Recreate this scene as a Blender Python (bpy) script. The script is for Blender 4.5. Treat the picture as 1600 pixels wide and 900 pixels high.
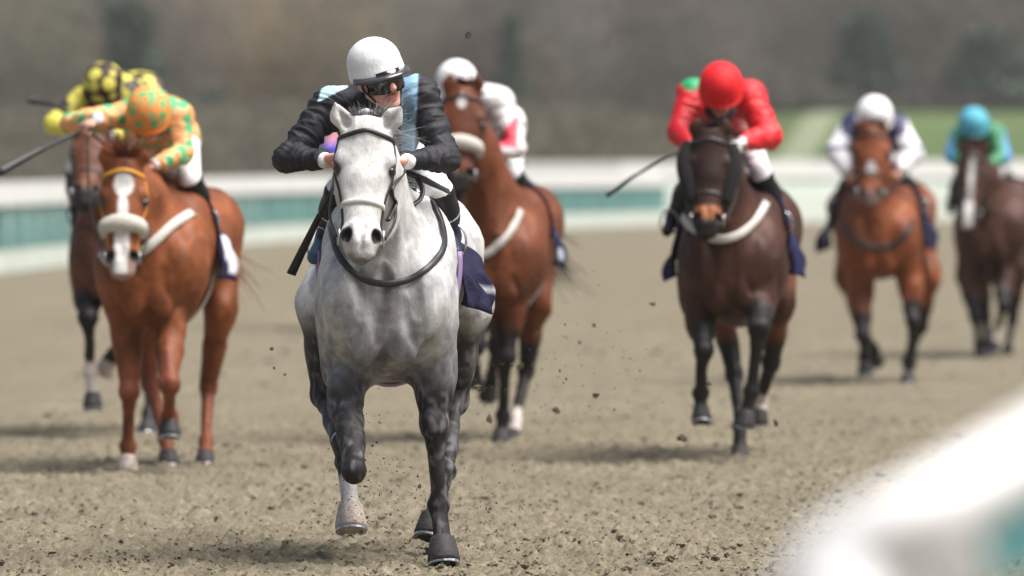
import bpy, math, random
import numpy as np
from mathutils import Vector
from mathutils.bvhtree import BVHTree

sc = bpy.context.scene
for o in list(bpy.data.objects): bpy.data.objects.remove(o)
R = math.radians
rnd = random.Random(5)

# ------------------------------------------------------------------ camera, sky, sun, exposure
LENS = 300.0                        # a long lens from beside the track, at standing height
F = LENS / 36.0 * 1600.0
HZ, CH = 250.0, 1.76
DIST = F * CH / 635.0               # metres to the leading horse
cam = bpy.data.cameras.new('camera'); cam_o = bpy.data.objects.new('camera', cam)
sc.collection.objects.link(cam_o); sc.camera = cam_o
cam_o.location = (0, 0, CH); cam_o.rotation_euler = (R(90), 0, 0)
cam.lens = LENS; cam.sensor_width = 36; cam.shift_y = -(450 - HZ) / 1600
cam.clip_start = 0.5; cam.clip_end = 6000
cam.dof.use_dof = True; cam.dof.focus_distance = DIST - 0.05; cam.dof.aperture_fstop = 3.2

SUN_EL, SUN_AZ = 64.0, 110.0        # azimuth from north (+Y) clockwise: behind the camera's right shoulder
w = bpy.data.worlds.new('World'); sc.world = w; w.use_nodes = True
nt = w.node_tree; bg = nt.nodes['Background']
sky = nt.nodes.new('ShaderNodeTexSky'); sky.sky_type = 'NISHITA'; sky.sun_disc = False
sky.sun_elevation = R(SUN_EL); sky.sun_rotation = R(SUN_AZ); sky.dust_density = 4.0; sky.air_density = 1.0; sky.ozone_density = 0.6
nt.links.new(sky.outputs[0], bg.inputs[0]); bg.inputs[1].default_value = 0.075
sun = bpy.data.lights.new('sun', 'SUN'); sun_o = bpy.data.objects.new('sun', sun); sc.collection.objects.link(sun_o)
sun.energy = 4.6; sun.angle = R(48); sun.color = (1.0, 0.96, 0.9)
sun_o.rotation_euler = (R(90 - SUN_EL), 0, R(180 - SUN_AZ))
sc.view_settings.view_transform = 'Standard'; sc.view_settings.look = 'None'
sc.view_settings.exposure = 0.56; sc.view_settings.gamma = 1
sc.cycles.max_bounces = 6; sc.cycles.use_denoising = True

# ------------------------------------------------------------------ helpers
def at(px, py, Y):                  # a point of the place, from the measured bearing and its distance
    return np.array([(px - 800) * Y / F, Y, CH - (py - HZ) * Y / F])
def topx(V):
    return 800 + V[:, 0] * F / V[:, 1], HZ + (CH - V[:, 2]) * F / V[:, 1]
def unit(v): v = np.asarray(v, float); return v / (np.linalg.norm(v) + 1e-9)
def sstep(a, b, x): t = np.clip((x - a) / (b - a), 0, 1); return t * t * (3 - 2 * t)

def hsh(i, j, k, s):
    n = (i.astype(np.int64) * 73856093) ^ (j.astype(np.int64) * 19349663) ^ (k.astype(np.int64) * 83492791) ^ (s * 2654435)
    n = (n ^ (n >> 13)) * 1274126177 & 0x7fffffff
    n = (n ^ (n >> 16)) & 0xffff
    return n / 65535.0
def vnoise(P, s, seed=1):
    if P.shape[1] == 2: P = np.column_stack([P, np.zeros(len(P))])
    s = np.asarray(s, float); Q = P * s; I = np.floor(Q); f = Q - I; f = f * f * (3 - 2 * f); I = I.astype(np.int64)
    out = 0
    for a in (0, 1):
        wa = f[:, 0] if a else 1 - f[:, 0]
        for b in (0, 1):
            wb = f[:, 1] if b else 1 - f[:, 1]
            for c in (0, 1):
                wc = f[:, 2] if c else 1 - f[:, 2]
                out = out + wa * wb * wc * hsh(I[:, 0] + a, I[:, 1] + b, I[:, 2] + c, seed)
    return out * 2 - 1

def catmull(pts, n):
    P = np.asarray(pts, float); m = len(P)
    E = np.vstack([2 * P[0] - P[1], P, 2 * P[-1] - P[-2]])
    out = []
    for u in np.linspace(0, m - 1 - 1e-6, n):
        i = int(u); t = u - i; a, b, c, d = E[i:i + 4]
        out.append(.5 * (2 * b + (c - a) * t + (2 * a - 5 * b + 4 * c - d) * t * t + (3 * b - a - 3 * c + d) * t ** 3))
    return np.array(out)

# ---- signed distance modelling on a grid, meshed by surface nets
class Grid:
    def __init__(s, lo, hi, h):
        s.lo = np.asarray(lo, float); s.h = h
        s.n = (np.ceil((np.asarray(hi) - s.lo) / h).astype(int) + 2)
        s.ax = [(s.lo[i] + h * np.arange(s.n[i])).astype(np.float32) for i in range(3)]
        s.D = np.full(s.n, 1e3, np.float32)
    def apply(s, prim, k=.02, sub=False):
        fn, lo, hi = prim
        m = k + 2.5 * s.h
        sl = []
        for i in range(3):
            a = max(0, int((lo[i] - m - s.lo[i]) / s.h)); b = min(s.n[i], int((hi[i] + m - s.lo[i]) / s.h) + 2)
            if b <= a: return
            sl.append(slice(a, b))
        sl = tuple(sl)
        X = s.ax[0][sl[0]][:, None, None]; Y = s.ax[1][sl[1]][None, :, None]; Z = s.ax[2][sl[2]][None, None, :]
        d = fn(X, Y, Z).astype(np.float32); E = s.D[sl]
        if sub: E, d = -E, d
        hh = np.maximum(k - np.abs(E - d), 0) / max(k, 1e-6)
        r = np.minimum(E, d) - hh * hh * k * .25
        s.D[sl] = -r if sub else r
    def mesh(s):
        D = s.D; ins = D < 0
        c = ins[:-1, :-1, :-1].astype(np.int8)
        tot = sum(ins[a:ins.shape[0] - 1 + a, b:ins.shape[1] - 1 + b, g:ins.shape[2] - 1 + g].astype(np.int8) for a in (0, 1) for b in (0, 1) for g in (0, 1))
        I = np.argwhere((tot > 0) & (tot < 8))
        idx = np.full(tot.shape, -1, np.int32); idx[I[:, 0], I[:, 1], I[:, 2]] = np.arange(len(I))
        acc = np.zeros((len(I), 3)); cnt = np.zeros(len(I))
        cs = [(a, b, g) for a in (0, 1) for b in (0, 1) for g in (0, 1)]
        for p in cs:
            for ax in range(3):
                if p[ax]: continue
                q = list(p); q[ax] = 1
                d0 = D[I[:, 0] + p[0], I[:, 1] + p[1], I[:, 2] + p[2]]; d1 = D[I[:, 0] + q[0], I[:, 1] + q[1], I[:, 2] + q[2]]
                m = (d0 < 0) != (d1 < 0); t = np.where(m, d0 / np.where(m, d0 - d1, 1), 0)
                pt = np.tile(np.array(p, float), (len(I), 1)); pt[:, ax] += t
                acc += pt * m[:, None]; cnt += m
        V = s.lo + s.h * (I + acc / cnt[:, None])
        faces = []
        for ax in range(3):
            u, v = (ax + 1) % 3, (ax + 2) % 3
            a0 = [slice(None)] * 3; a1 = [slice(None)] * 3; a0[ax] = slice(0, -1); a1[ax] = slice(1, None)
            x = ins[tuple(a0)]; y = ins[tuple(a1)]
            J = np.argwhere(x != y)
            J = J[(J[:, u] > 0) & (J[:, v] > 0) & (J[:, u] < s.n[u] - 1) & (J[:, v] < s.n[v] - 1)]
            out = x[J[:, 0], J[:, 1], J[:, 2]]
            q = []
            for du, dv in ((1, 1), (0, 1), (0, 0), (1, 0)):
                K = J.copy(); K[:, u] -= du; K[:, v] -= dv
                q.append(idx[K[:, 0], K[:, 1], K[:, 2]])
            q = np.array(q).T
            q[out] = q[out][:, [0, 3, 2, 1]] if False else q[out]
            q[~out] = q[~out][:, ::-1]
            faces.append(q)
        Fq = np.vstack(faces); Fq = Fq[(Fq >= 0).all(1)]
        return V, Fq

def cone(a, b, ra, rb, sq=None, q=1.0):
    a = np.asarray(a, float); b = np.asarray(b, float); ab = b - a; L2 = max(ab @ ab, 1e-9)
    r = max(ra, rb); lo = np.minimum(a, b) - r; hi = np.maximum(a, b) + r
    if q > 1: lo -= r * (q - 1); hi += r * (q - 1)
    u = unit(sq) if sq is not None else None
    def fn(X, Y, Z):
        x, y, z = X - a[0], Y - a[1], Z - a[2]
        t = np.clip((x * ab[0] + y * ab[1] + z * ab[2]) / L2, 0, 1)
        x = x - t * ab[0]; y = y - t * ab[1]; z = z - t * ab[2]
        if u is not None:
            c = (x * u[0] + y * u[1] + z * u[2]) * (1 / q - 1)
            x = x + c * u[0]; y = y + c * u[1]; z = z + c * u[2]
        return (np.sqrt(x * x + y * y + z * z) - (ra + (rb - ra) * t)) * min(1, q)
    return fn, lo, hi
def ell(c, r, M=None):
    c = np.asarray(c, float); r = np.asarray(r, float); M = np.eye(3) if M is None else np.asarray(M)
    e = np.sqrt(((M.T * r) ** 2).sum(1)); lo, hi = c - e, c + e
    def fn(X, Y, Z):
        x, y, z = X - c[0], Y - c[1], Z - c[2]
        l = [(x * M[i][0] + y * M[i][1] + z * M[i][2]) for i in range(3)]
        k0 = np.sqrt(sum((l[i] / r[i]) ** 2 for i in range(3))); k1 = np.sqrt(sum((l[i] / r[i] ** 2) ** 2 for i in range(3)))
        return k0 * (k0 - 1) / (k1 + 1e-6)
    return fn, lo, hi
def loft(o, e1, e2, e3, st, n=2.0, bound=1.2):
    # stations (t, c2, c3, half2, half3): elliptical sections along e1
    st = np.asarray(st, float); C = catmull(st, 160); o = np.asarray(o, float)
    C = C[np.argsort(C[:, 0])]; T = C[:, 0]
    mx = max(st[:, 3].max() + abs(st[:, 1]).max(), st[:, 4].max() + abs(st[:, 2]).max()) + .03
    P = np.array([o + e1 * st[0, 0], o + e1 * st[-1, 0]]); lo = P.min(0) - mx; hi = P.max(0) + mx
    def fn(X, Y, Z):
        x, y, z = X - o[0], Y - o[1], Z - o[2]
        t = x * e1[0] + y * e1[1] + z * e1[2]; u = x * e2[0] + y * e2[1] + z * e2[2]; v = x * e3[0] + y * e3[1] + z * e3[2]
        a = np.interp(t, T, C[:, 3]); b = np.interp(t, T, C[:, 4])
        a = np.maximum(a, .004); b = np.maximum(b, .004)
        u = np.abs(u - np.interp(t, T, C[:, 1])) / a; v = np.abs(v - np.interp(t, T, C[:, 2])) / b
        k = (u ** n + v ** n) ** (1 / n)
        d = (k - 1) * np.minimum(a, b)
        return np.maximum(d, np.maximum(T[0] - t, t - T[-1]))
    return fn, lo, hi

# ---- objects
def put(name, V, Fc, mat, parent=None, org=None, smooth=True, cols=None):
    V = np.asarray(V, float)
    if org is not None: V = V - org
    me = bpy.data.meshes.new(name)
    if isinstance(Fc, np.ndarray) and Fc.ndim == 2:
        k = Fc.shape[1]
        me.vertices.add(len(V)); me.vertices.foreach_set('co', V.astype(np.float32).ravel())
        me.loops.add(Fc.size); me.loops.foreach_set('vertex_index', Fc.astype(np.int32).ravel())
        me.polygons.add(len(Fc)); me.polygons.foreach_set('loop_start', np.arange(0, Fc.size, k, dtype=np.int32))
        me.update(calc_edges=True)
    else:
        me.from_pydata([tuple(v) for v in V], [], [tuple(int(i) for i in f) for f in Fc]); me.update()
    me.polygons.foreach_set('use_smooth', [smooth] * len(me.polygons))
    if cols is not None:
        c = np.ones((len(V), 4), np.float32); c[:, :cols.shape[1]] = cols
        at_ = me.color_attributes.new('Col', 'FLOAT_COLOR', 'POINT'); at_.data.foreach_set('color', c.ravel())
    if mat is not None: me.materials.append(mat)
    o = bpy.data.objects.new(name, me); sc.collection.objects.link(o)
    if parent is not None: o.parent = parent
    return o
def tag(o, label=None, cat=None, group=None, kind=None):
    for k, v in (('label', label), ('category', cat), ('group', group), ('kind', kind)):
        if v: o[k] = v
    return o
def root(name, loc, label, cat, group=None):
    o = bpy.data.objects.new(name, None); sc.collection.objects.link(o); o.location = loc; o.empty_display_size = .2
    return tag(o, label, cat, group)

class MB:                            # collects shapes into one mesh
    def __init__(s): s.V = []; s.F = []
    def add(s, V, Fc):
        b = len(s.V); s.V += [tuple(v) for v in V]; s.F += [tuple(int(i) + b for i in f) for f in Fc]
    def box(s, lo, hi):
        x0, y0, z0 = lo; x1, y1, z1 = hi
        s.add([(x0, y0, z0), (x1, y0, z0), (x1, y1, z0), (x0, y1, z0), (x0, y0, z1), (x1, y0, z1), (x1, y1, z1), (x0, y1, z1)],
              [(0, 3, 2, 1), (4, 5, 6, 7), (0, 1, 5, 4), (1, 2, 6, 5), (2, 3, 7, 6), (3, 0, 4, 7)])
    def tube(s, P, r, n=8, sq=None):
        P = np.asarray(P, float); m = len(P); r = np.broadcast_to(np.asarray(r, float), (m,))
        V = []; up = np.array([0, 0, 1.]); 
        T = np.gradient(P, axis=0)
        s0 = None
        for i in range(m):
            t = unit(T[i])
            if s0 is None:
                s0 = unit(np.cross(t, up if abs(t[2]) < .9 else np.array([1., 0, 0])))
            s0 = unit(s0 - t * (s0 @ t)); b = np.cross(t, s0)
            for j in range(n):
                a = 2 * math.pi * j / n; V.append(P[i] + r[i] * (math.cos(a) * s0 + math.sin(a) * b))
        Fc = [(i * n + j, i * n + (j + 1) % n, (i + 1) * n + (j + 1) % n, (i + 1) * n + j) for i in range(m - 1) for j in range(n)]
        Fc += [tuple(range(n - 1, -1, -1)), tuple((m - 1) * n + j for j in range(n))]
        s.add(V, Fc)
    def ribbon(s, P, N, w, th):      # strap: centre line P, normals N, width w, thickness th
        P = np.asarray(P, float); m = len(P); T = np.gradient(P, axis=0); V = []
        w = np.broadcast_to(np.asarray(w, float), (m,))
        for i in range(m):
            t = unit(T[i]); n = unit(N[i] - t * (np.asarray(N[i]) @ t)); b = np.cross(t, n)
            V += [P[i] + b * w[i] / 2, P[i] + b * w[i] * .4 + n * th, P[i] - b * w[i] * .4 + n * th, P[i] - b * w[i] / 2, P[i] - n * .006]
        k = 5
        Fc = [(i * k + j, (i + 1) * k + j, (i + 1) * k + (j + 1) % k, i * k + (j + 1) % k) for i in range(m - 1) for j in range(k)]
        Fc += [tuple(range(k)), tuple((m - 1) * k + j for j in range(k - 1, -1, -1))]
        s.add(V, Fc)
    def put(s, name, mat, parent=None, org=None, smooth=True, cols=None):
        return put(name, np.array(s.V), s.F, mat, parent, org, smooth, cols)

# ---- materials
def mat(name, col=(.5, .5, .5), rough=.6, spec=.5, metal=0, vcol=False, noise=None, bump=None, sheen=0, coat=0):
    m = bpy.data.materials.new(name); m.use_nodes = True; t = m.node_tree; b = t.nodes['Principled BSDF']; L = t.links
    b.inputs['Roughness'].default_value = rough; b.inputs['Specular IOR Level'].default_value = spec; b.inputs['Metallic'].default_value = metal
    if sheen: b.inputs['Sheen Weight'].default_value = sheen; b.inputs['Sheen Roughness'].default_value = .5
    if coat: b.inputs['Coat Weight'].default_value = coat; b.inputs['Coat Roughness'].default_value = .15
    tc = t.nodes.new('ShaderNodeTexCoord')
    def nz(scale, detail=4, rough_=.6, vec=(1, 1, 1)):
        mp = t.nodes.new('ShaderNodeMapping'); mp.inputs['Scale'].default_value = vec; L.new(tc.outputs['Object'], mp.inputs[0])
        n = t.nodes.new('ShaderNodeTexNoise'); n.inputs['Scale'].default_value = scale; n.inputs['Detail'].default_value = detail; n.inputs['Roughness'].default_value = rough_
        L.new(mp.outputs[0], n.inputs['Vector']); return n
    src = None
    if vcol:
        a = t.nodes.new('ShaderNodeVertexColor'); a.layer_name = 'Col'; src = a.outputs['Color']
    else:
        rgb = t.nodes.new('ShaderNodeRGB'); rgb.outputs[0].default_value = (*col, 1); src = rgb.outputs[0]
    if noise:                        # (scale, low factor, high factor[, stretch])
        for q in (noise if isinstance(noise, list) else [noise]):
            n = nz(q[0], vec=q[3] if len(q) > 3 else (1, 1, 1)); mr = t.nodes.new('ShaderNodeMapRange'); mr.inputs[1].default_value = .3; mr.inputs[2].default_value = .7
            mr.inputs[3].default_value = q[1]; mr.inputs[4].default_value = q[2]; L.new(n.outputs['Fac'], mr.inputs[0])
            mx = t.nodes.new('ShaderNodeVectorMath'); mx.operation = 'SCALE'; L.new(src, mx.inputs[0]); L.new(mr.outputs[0], mx.inputs['Scale']); src = mx.outputs[0]
    L.new(src, b.inputs['Base Color'])
    if bump:                         # (scale, strength, distance[, stretch])
        n = nz(bump[0], 5, .65, bump[3] if len(bump) > 3 else (1, 1, 1)); bp = t.nodes.new('ShaderNodeBump'); bp.inputs['Strength'].default_value = bump[1]; bp.inputs['Distance'].default_value = bump[2]
        L.new(n.outputs['Fac'], bp.inputs['Height']); L.new(bp.outputs[0], b.inputs['Normal'])
    return m
M = {}
M['grey_coat'] = mat('grey_coat', vcol=True, rough=.55, spec=.3, noise=[(13, .76, 1.12), (34, .86, 1.1), (110, .88, 1.1, (1, 1, .35))], bump=(150, .45, .006, (1, 1, .3)))
M['bay_coat'] = mat('bay_coat', vcol=True, rough=.55, spec=.28, noise=[(4, .55, 1.35), (22, .8, 1.18)], bump=(60, .3, .006, (1, 1, .4)))
M['hoof'] = mat('hoof', (.045, .042, .044), rough=.6, spec=.2, noise=[(30, .6, 1.5, (1, 1, 3))], bump=(50, .4, .003, (1, 1, 4)))
M['hoof_pale'] = mat('hoof_pale', (.66, .54, .46), rough=.55, noise=[(22, .55, 1.2, (3, 3, .6))], bump=(50, .3, .003))
M['steel'] = mat('steel', (.58, .59, .61), rough=.4, metal=1, noise=(40, .5, 1.3))
M['leather'] = mat('leather', (.022, .02, .022), rough=.42, noise=(40, .7, 1.5), bump=(120, .3, .002))
M['web'] = mat('white_webbing', (.62, .60, .56), rough=.75, noise=(60, .8, 1.05))
M['gold_web'] = mat('gold_browband', (.75, .33, .03), rough=.5)
M['fleece'] = mat('sheepskin', (.72, .69, .62), rough=.95, noise=(45, .8, 1.08), bump=(80, 1.0, .015))
M['hair_grey'] = mat('hair_grey', (.13, .13, .14), rough=.5, noise=(18, .4, 2.6))
M['hair_dark'] = mat('hair_dark', (.012, .010, .010), rough=.45)
M['hair_red'] = mat('hair_red', (.20, .055, .022), rough=.5, noise=(14, .6, 1.5))
M['eye'] = mat('eye', (.012, .007, .005), rough=.06, spec=.9)
M['skin'] = mat('skin', vcol=True, rough=.5, spec=.4, noise=(60, .93, 1.06))
M['silk'] = mat('silk', vcol=True, rough=.42, spec=.5, noise=(7, .92, 1.06), bump=(16, .5, .03, (1, 1, 1.8)))
M['silk_lead'] = mat('silk_lead', vcol=True, rough=.62, spec=.3, noise=(9, .8, 1.2), bump=(20, .35, .02, (1, 1, 1.6)))
M['breeches'] = mat('breeches', (.80, .80, .82), rough=.6, bump=(22, .4, .02))
M['boot'] = mat('boot', vcol=True, rough=.42, spec=.3, bump=(28, .3, .01))
M['cap'] = mat('cap', vcol=True, rough=.62, spec=.3, noise=(12, .93, 1.02), bump=(16, .4, .02, (1, 1, .5)))
M['goggle'] = mat('goggle', (.006, .006, .008), rough=.07, spec=.8)
M['cloth'] = mat('cloth', vcol=True, rough=.7, spec=.2, bump=(14, .6, .03))
M['cuff'] = mat('cuff', (.8, .8, .82), rough=.7)
M['scarf'] = mat('scarf', (.014, .014, .017), rough=.8, bump=(30, .5, .01))
M['black_fleece'] = mat('black_fleece', (.012, .011, .012), rough=.95, bump=(80, 1.0, .012))
M['whip'] = mat('whip', (.012, .012, .014), rough=.5)
M['clod'] = mat('clod', (.10, .082, .055), rough=.95, noise=(60, .6, 1.5), bump=(90, .6, .01))

# ------------------------------------------------------------------ ground
PR = [(rnd.uniform(-1, 1) * (2.7 + (q - 34) * .07), q, rnd.uniform(.8, 1.25)) for q in [34.3 + 34 * rnd.random() ** 1.4 for _ in range(260)]]
def ground_z(x, y):
    z = ground_0(x, y)
    for cx, cy, k in PR:             # hoofprints punched into the sand
        m = np.nonzero((np.abs(x - cx) < .4) & (np.abs(y - cy) < .5))[0]
        if len(m):
            r = np.sqrt(((x[m] - cx) / (.085 * k)) ** 2 + ((y[m] - cy) / (.12 * k)) ** 2)
            z[m] += -.040 * np.exp(-r ** 2) + .022 * np.exp(-((r - 1.45) / .38) ** 2) * (.6 + .4 * np.sin(cx * 9 + np.arctan2(y[m] - cy, x[m] - cx) * 2))
    return z
def ground_0(x, y):
    P = np.column_stack([x, y])
    near = sstep(62, 44, y)
    n1 = vnoise(P, 3.1, 3) * .010 + vnoise(P, 1.2, 4) * .010
    n2 = vnoise(P, 13, 5); n3 = vnoise(P, 27, 6); n4 = vnoise(P, 46, 8)
    lump = np.maximum(n2 * .5 + n3 * .7 + n4 * .5 - .05, 0) ** 1.2 * .044 - np.maximum(-(n2 + n3) * .5 - .1, 0) * .03
    return (n1 + lump * (.55 + .45 * near)) * sstep(400, 120, y)
xs = np.concatenate([-np.geomspace(2600, 3.2, 60), np.arange(-3.15, 3.16, .022), np.geomspace(3.2, 2600, 60)])
ys = np.concatenate([np.linspace(-60, 33, 20), np.arange(33.2, 41, .03), np.arange(41, 60, .06), np.arange(60, 120, .4), np.geomspace(120, 4500, 60)])
GX, GY = np.meshgrid(xs, ys); gx, gy = GX.ravel(), GY.ravel()

GV = np.column_stack([gx, gy, ground_z(gx, gy)])
nx, ny = len(xs), len(ys)
ii = np.arange(nx * (ny - 1)).reshape(ny - 1, nx)[:, :-1].ravel()
GF = np.column_stack([ii, ii + 1, ii + nx + 1, ii + nx])
gm = mat('sand_track', (.208, .181, .128), rough=.95, spec=.15, noise=[(1.1, .80, 1.12), (5, .86, 1.1), (14, .82, 1.14), (42, .62, 1.22), (110, .8, 1.15)], bump=(130, .5, .006))
tag(put('ground', GV, GF, gm), 'brownish sand all-weather racing surface with loose clods', kind='structure')

# ------------------------------------------------------------------ horses
def hair(mb, roots, dirs, length, wid, rn, curl=.15, seg=4):
    for r, d in zip(roots, dirs):
        d = unit(d); l = length * rn.uniform(.6, 1.1); s = unit(np.cross(d, [rn.gauss(0, 1), rn.gauss(0, 1), rn.gauss(0, 1)]))
        bend = np.array([rn.gauss(0, curl), rn.gauss(0, curl), rn.gauss(0, curl) - curl * .6]); V = []
        for i in range(seg + 1):
            t = i / seg; p = r + d * l * t + bend * l * t * t; ww = wid * (1 - t * .85) / 2
            V += [p - s * ww, p + s * ww]
        mb.add(V, [(2 * i, 2 * i + 1, 2 * i + 3, 2 * i + 2) for i in range(seg)])

def hoof(c, dirn, toe, mt, par, org, sc_=1.0, shoe=True):
    up = unit(-np.asarray(dirn, float)); f = np.asarray(toe, float); f = unit(f - up * (f @ up)); s = np.cross(f, up)
    n = 18; V = []; 
    prof = [(.112, .042, -.004), (.106, .051, -.002), (.085, .055, .002), (.050, .062, .008), (.016, .068, .014), (.002, .064, .014), (.006, .045, .014)]
    for h, r, off in prof:
        for j in range(n):
            a = 2 * math.pi * j / n; rr = r * (1 - .12 * (math.cos(a) < -.5)); V.append(c + sc_ * (up * h + s * rr * .95 * math.sin(a) + f * (rr * math.cos(a) * (1 + .10 * (math.cos(a) > 0)) + off)))
    V.append(c + sc_ * (up * .012 + f * .01)); V.append(c + sc_ * up * .105)
    m = len(prof); Fc = [(i * n + j, i * n + (j + 1) % n, (i + 1) * n + (j + 1) % n, (i + 1) * n + j) for i in range(m - 1) for j in range(n)]
    Fc += [((m - 1) * n + j, (m - 1) * n + (j + 1) % n, m * n) for j in range(n)] + [(j, m * n + 1, (j + 1) % n) for j in range(n)]
    h = put('hoof', V, Fc, mt, par, org)
    if shoe:
        V = []; k = 14
        for i in range(k + 1):
            a = R(-145 + 290 * i / k)
            for r, z in ((.066, .004), (.066, -.006), (.050, -.006), (.050, .004)):
                V.append(c + sc_ * (up * z + s * r * .95 * math.sin(a) + f * (r * math.cos(a) * 1.06 + .014)))
        Fc = [(i * 4 + j, i * 4 + (j + 1) % 4, i * 4 + 4 + (j + 1) % 4, i * 4 + 4 + j) for i in range(k) for j in range(4)] + [(0, 1, 2, 3), (k * 4 + 3, k * 4 + 2, k * 4 + 1, k * 4)]
        put('horseshoe', V, Fc, M['steel'], h, org, smooth=False)
    return h

def horse(c):
    Y0 = c['Y0']; org = at(c['cx0'], HZ + CH * F / Y0, Y0); org[2] = 0
    rt = root('racehorse', org, c['label'], 'horse', c.get('group'))
    h = c['vox']; rn = random.Random(int(Y0 * 10))
    A = lambda p: at(p[0], p[1], Y0 + p[2])
    H = c.get('H', 1.62); B = c.get('B', .80); Wc, Wr = c['Wc'], c['Wr']
    x0 = org[0]; x1 = at(c['cx1'], 300, Y0 + 1.4)[0]
    poll, muz = A(c['poll']), A(c['muzzle']); Lh = np.linalg.norm(muz - poll)
    lo = np.array([min(x0 - Wc, x1 - Wr, poll[0]-.2) - .22, Y0 - 1.0, -.02]); hi = np.array([max(x0 + Wc, x1 + Wr, poll[0]+.2) + .22, Y0 + 2.3, max(poll[2] + .28, H+.1)])
    G = Grid(lo, hi, h)
    X = lambda d: x0 + (x1 - x0) * np.clip((d + .2) / 1.6, 0, 1)
    # trunk
    st = []
    for d, zt, zb, a in ((-.30, 1.30, 1.12, .05), (-.25, 1.38, .98, .55 * Wc), (-.12, 1.46, B + .05, .88 * Wc), (.08, H - .12, B, Wc), (.33, H, B - .01, Wc * 1.02),
                         (.62, H - .06, B + .0, .80 * Wc + .20 * Wr), (.98, H - .08, B + .12, .25 * Wc + .75 * Wr), (1.32, H + .0, B + .30, Wr), (1.62, H - .05, B + .42, .93 * Wr), (1.88, H - .18, B + .50, .7 * Wr), (2.0, H - .34, B + .56, .1)):
        st.append((d, X(d) - x0, (zt + zb) / 2, a, (zt - zb) / 2))
    e1, e2, e3 = np.array([0, 1., 0]), np.array([1., 0, 0]), np.array([0, 0, 1.])
    G.apply(loft((x0, Y0, 0), e1, e2, e3, st, 2.0), .01)
    cq = lambda d, z, dx=0: np.array([X(d) + dx, Y0 + d, z])
    # neck: a deep, narrow wedge from shoulders to poll
    hd = unit(muz - poll); roll = c.get('roll', 0); lat = unit(np.array([math.cos(R(c.get('yaw', 0))), math.sin(R(c.get('yaw', 0))), math.tan(R(roll))]))
    lat = unit(lat - hd * (lat @ hd)); fn = np.cross(hd, lat)
    n1 = poll - fn * .10 + hd * .05
    nb = cq(.10, 1.34); nm = n1 * .5 + nb * .5 + np.array([0, -.02, .03])
    G.apply(cone(nb, nm, .27, .185, lat, .72), .14)
    G.apply(cone(nm, n1, .185, .115, lat, .70), .05)
    G.apply(cone(cq(.35, H - .10), n1 + np.array([0, .05, .03]), .09, .05, lat, .8), .10)
    G.apply(cone(nb + [0, -.15, -.15], n1 - np.array([0, .0, .16]), .11, .06, lat, .8), .10)       # windpipe
    # head
    s = Lh / .63; tt = lambda t: t * Lh
    HS = [(-.02, .060, .06), (.06, .090, .075), (.13, .112, .085), (.22, .122, .10), (.31, .122, .122), (.41, .112, .130), (.51, .095, .112), (.61, .084, .088), (.71, .076, .072), (.79, .072, .070), (.87, .070, .064), (.94, .058, .050), (.985, .034, .03)]
    hw = c.get('hw', 1.0)
    G.apply(loft(poll, hd, lat, fn, [(tt(a), 0, -d * s * .98 + (.012 * s if a < .5 else -.0), b * s * hw, d * s) for a, b, d in HS], 2.3), .03)
    hp = lambda t, u, v: poll + hd * tt(t) + lat * u * s * hw + fn * v * s
    for sg in (-1, 1):
        G.apply(ell(hp(.27, sg * .098, -.035), (.030 * s, .030 * s, .038 * s), [lat, fn, hd]), .025)      # brow
        G.apply(ell(hp(.33, sg * .100, -.06), (.026 * s, .032 * s, .034 * s), [lat, fn, hd]), .02)
        G.apply(cone(hp(.36, sg * .088, -.05), hp(.60, sg * .060, -.035), .018 * s, .010 * s), .03)       # facial crest
        G.apply(ell(hp(.42, sg * .062, -.18), (.052 * s, .085 * s, .10 * s), [lat, fn, hd]), .04)         # jowl
        G.apply(ell(hp(.80, sg * .052, -.035), (.036 * s, .040 * s, .046 * s), [lat, fn, hd]), .025)      # nostril wing
        G.apply(ell(hp(.33, sg * .128, -.052), (.022 * s, .020 * s, .020 * s), [lat, fn, hd]), .008, sub=True)
        nl = unit(hd * .9 + lat * sg * .45)
        G.apply(ell(hp(.812, sg * .058, .004), (.023 * s, .036 * s, .037 * s), [unit(np.cross(nl, fn)), fn, nl]), .010, sub=True)
        G.apply(cone(hp(.74, sg * .03, .004), hp(.86, sg * .02, .0), .012 * s, .018 * s), .03)
        tip = A(c['ears'][0 if sg < 0 else 1]); eb = hp(.035, sg * .070 / hw, -.05); ev = tip - eb
        side = unit(np.cross(ev, [0, 1., 0])); mid = eb + ev * .45 + side * sg * -.0 + lat * sg * .012 * s
        yb = unit(np.cross(side, ev))
        G.apply(cone(eb, mid, .036 * s, .035 * s, yb, .6), .03); G.apply(cone(mid, tip, .035 * s, .006 * s, yb, .5), .02)
        if h < .012: G.apply(cone(eb + ev * .25 - yb * .022 * np.sign(yb[1] + 1e-6) + lat * sg * .006, eb + ev * .82 - yb * .016 * np.sign(yb[1] + 1e-6), .022, .007), .008, sub=True)
    G.apply(ell(hp(.92, 0, -.085), (.042 * s, .036 * s, .042 * s), [lat, fn, hd]), .02)                    # lower lip, chin
    G.apply(ell(hp(.90, 0, -.020), (.046 * s, .028 * s, .038 * s), [lat, fn, hd]), .02)
    if h < .012:
        G.apply(cone(hp(.985, -.05, -.052), hp(.985, .05, -.052), .005, .005), .006, sub=True)
        G.apply(cone(hp(.94, -.066, -.056), hp(.985, -.03, -.050), .004, .005), .006, sub=True); G.apply(cone(hp(.94, .066, -.056), hp(.985, .03, -.050), .004, .005), .006, sub=True)
        G.apply(cone(hp(.83, 0, .014), hp(.93, 0, .01), .006, .006), .012, sub=True)
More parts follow.
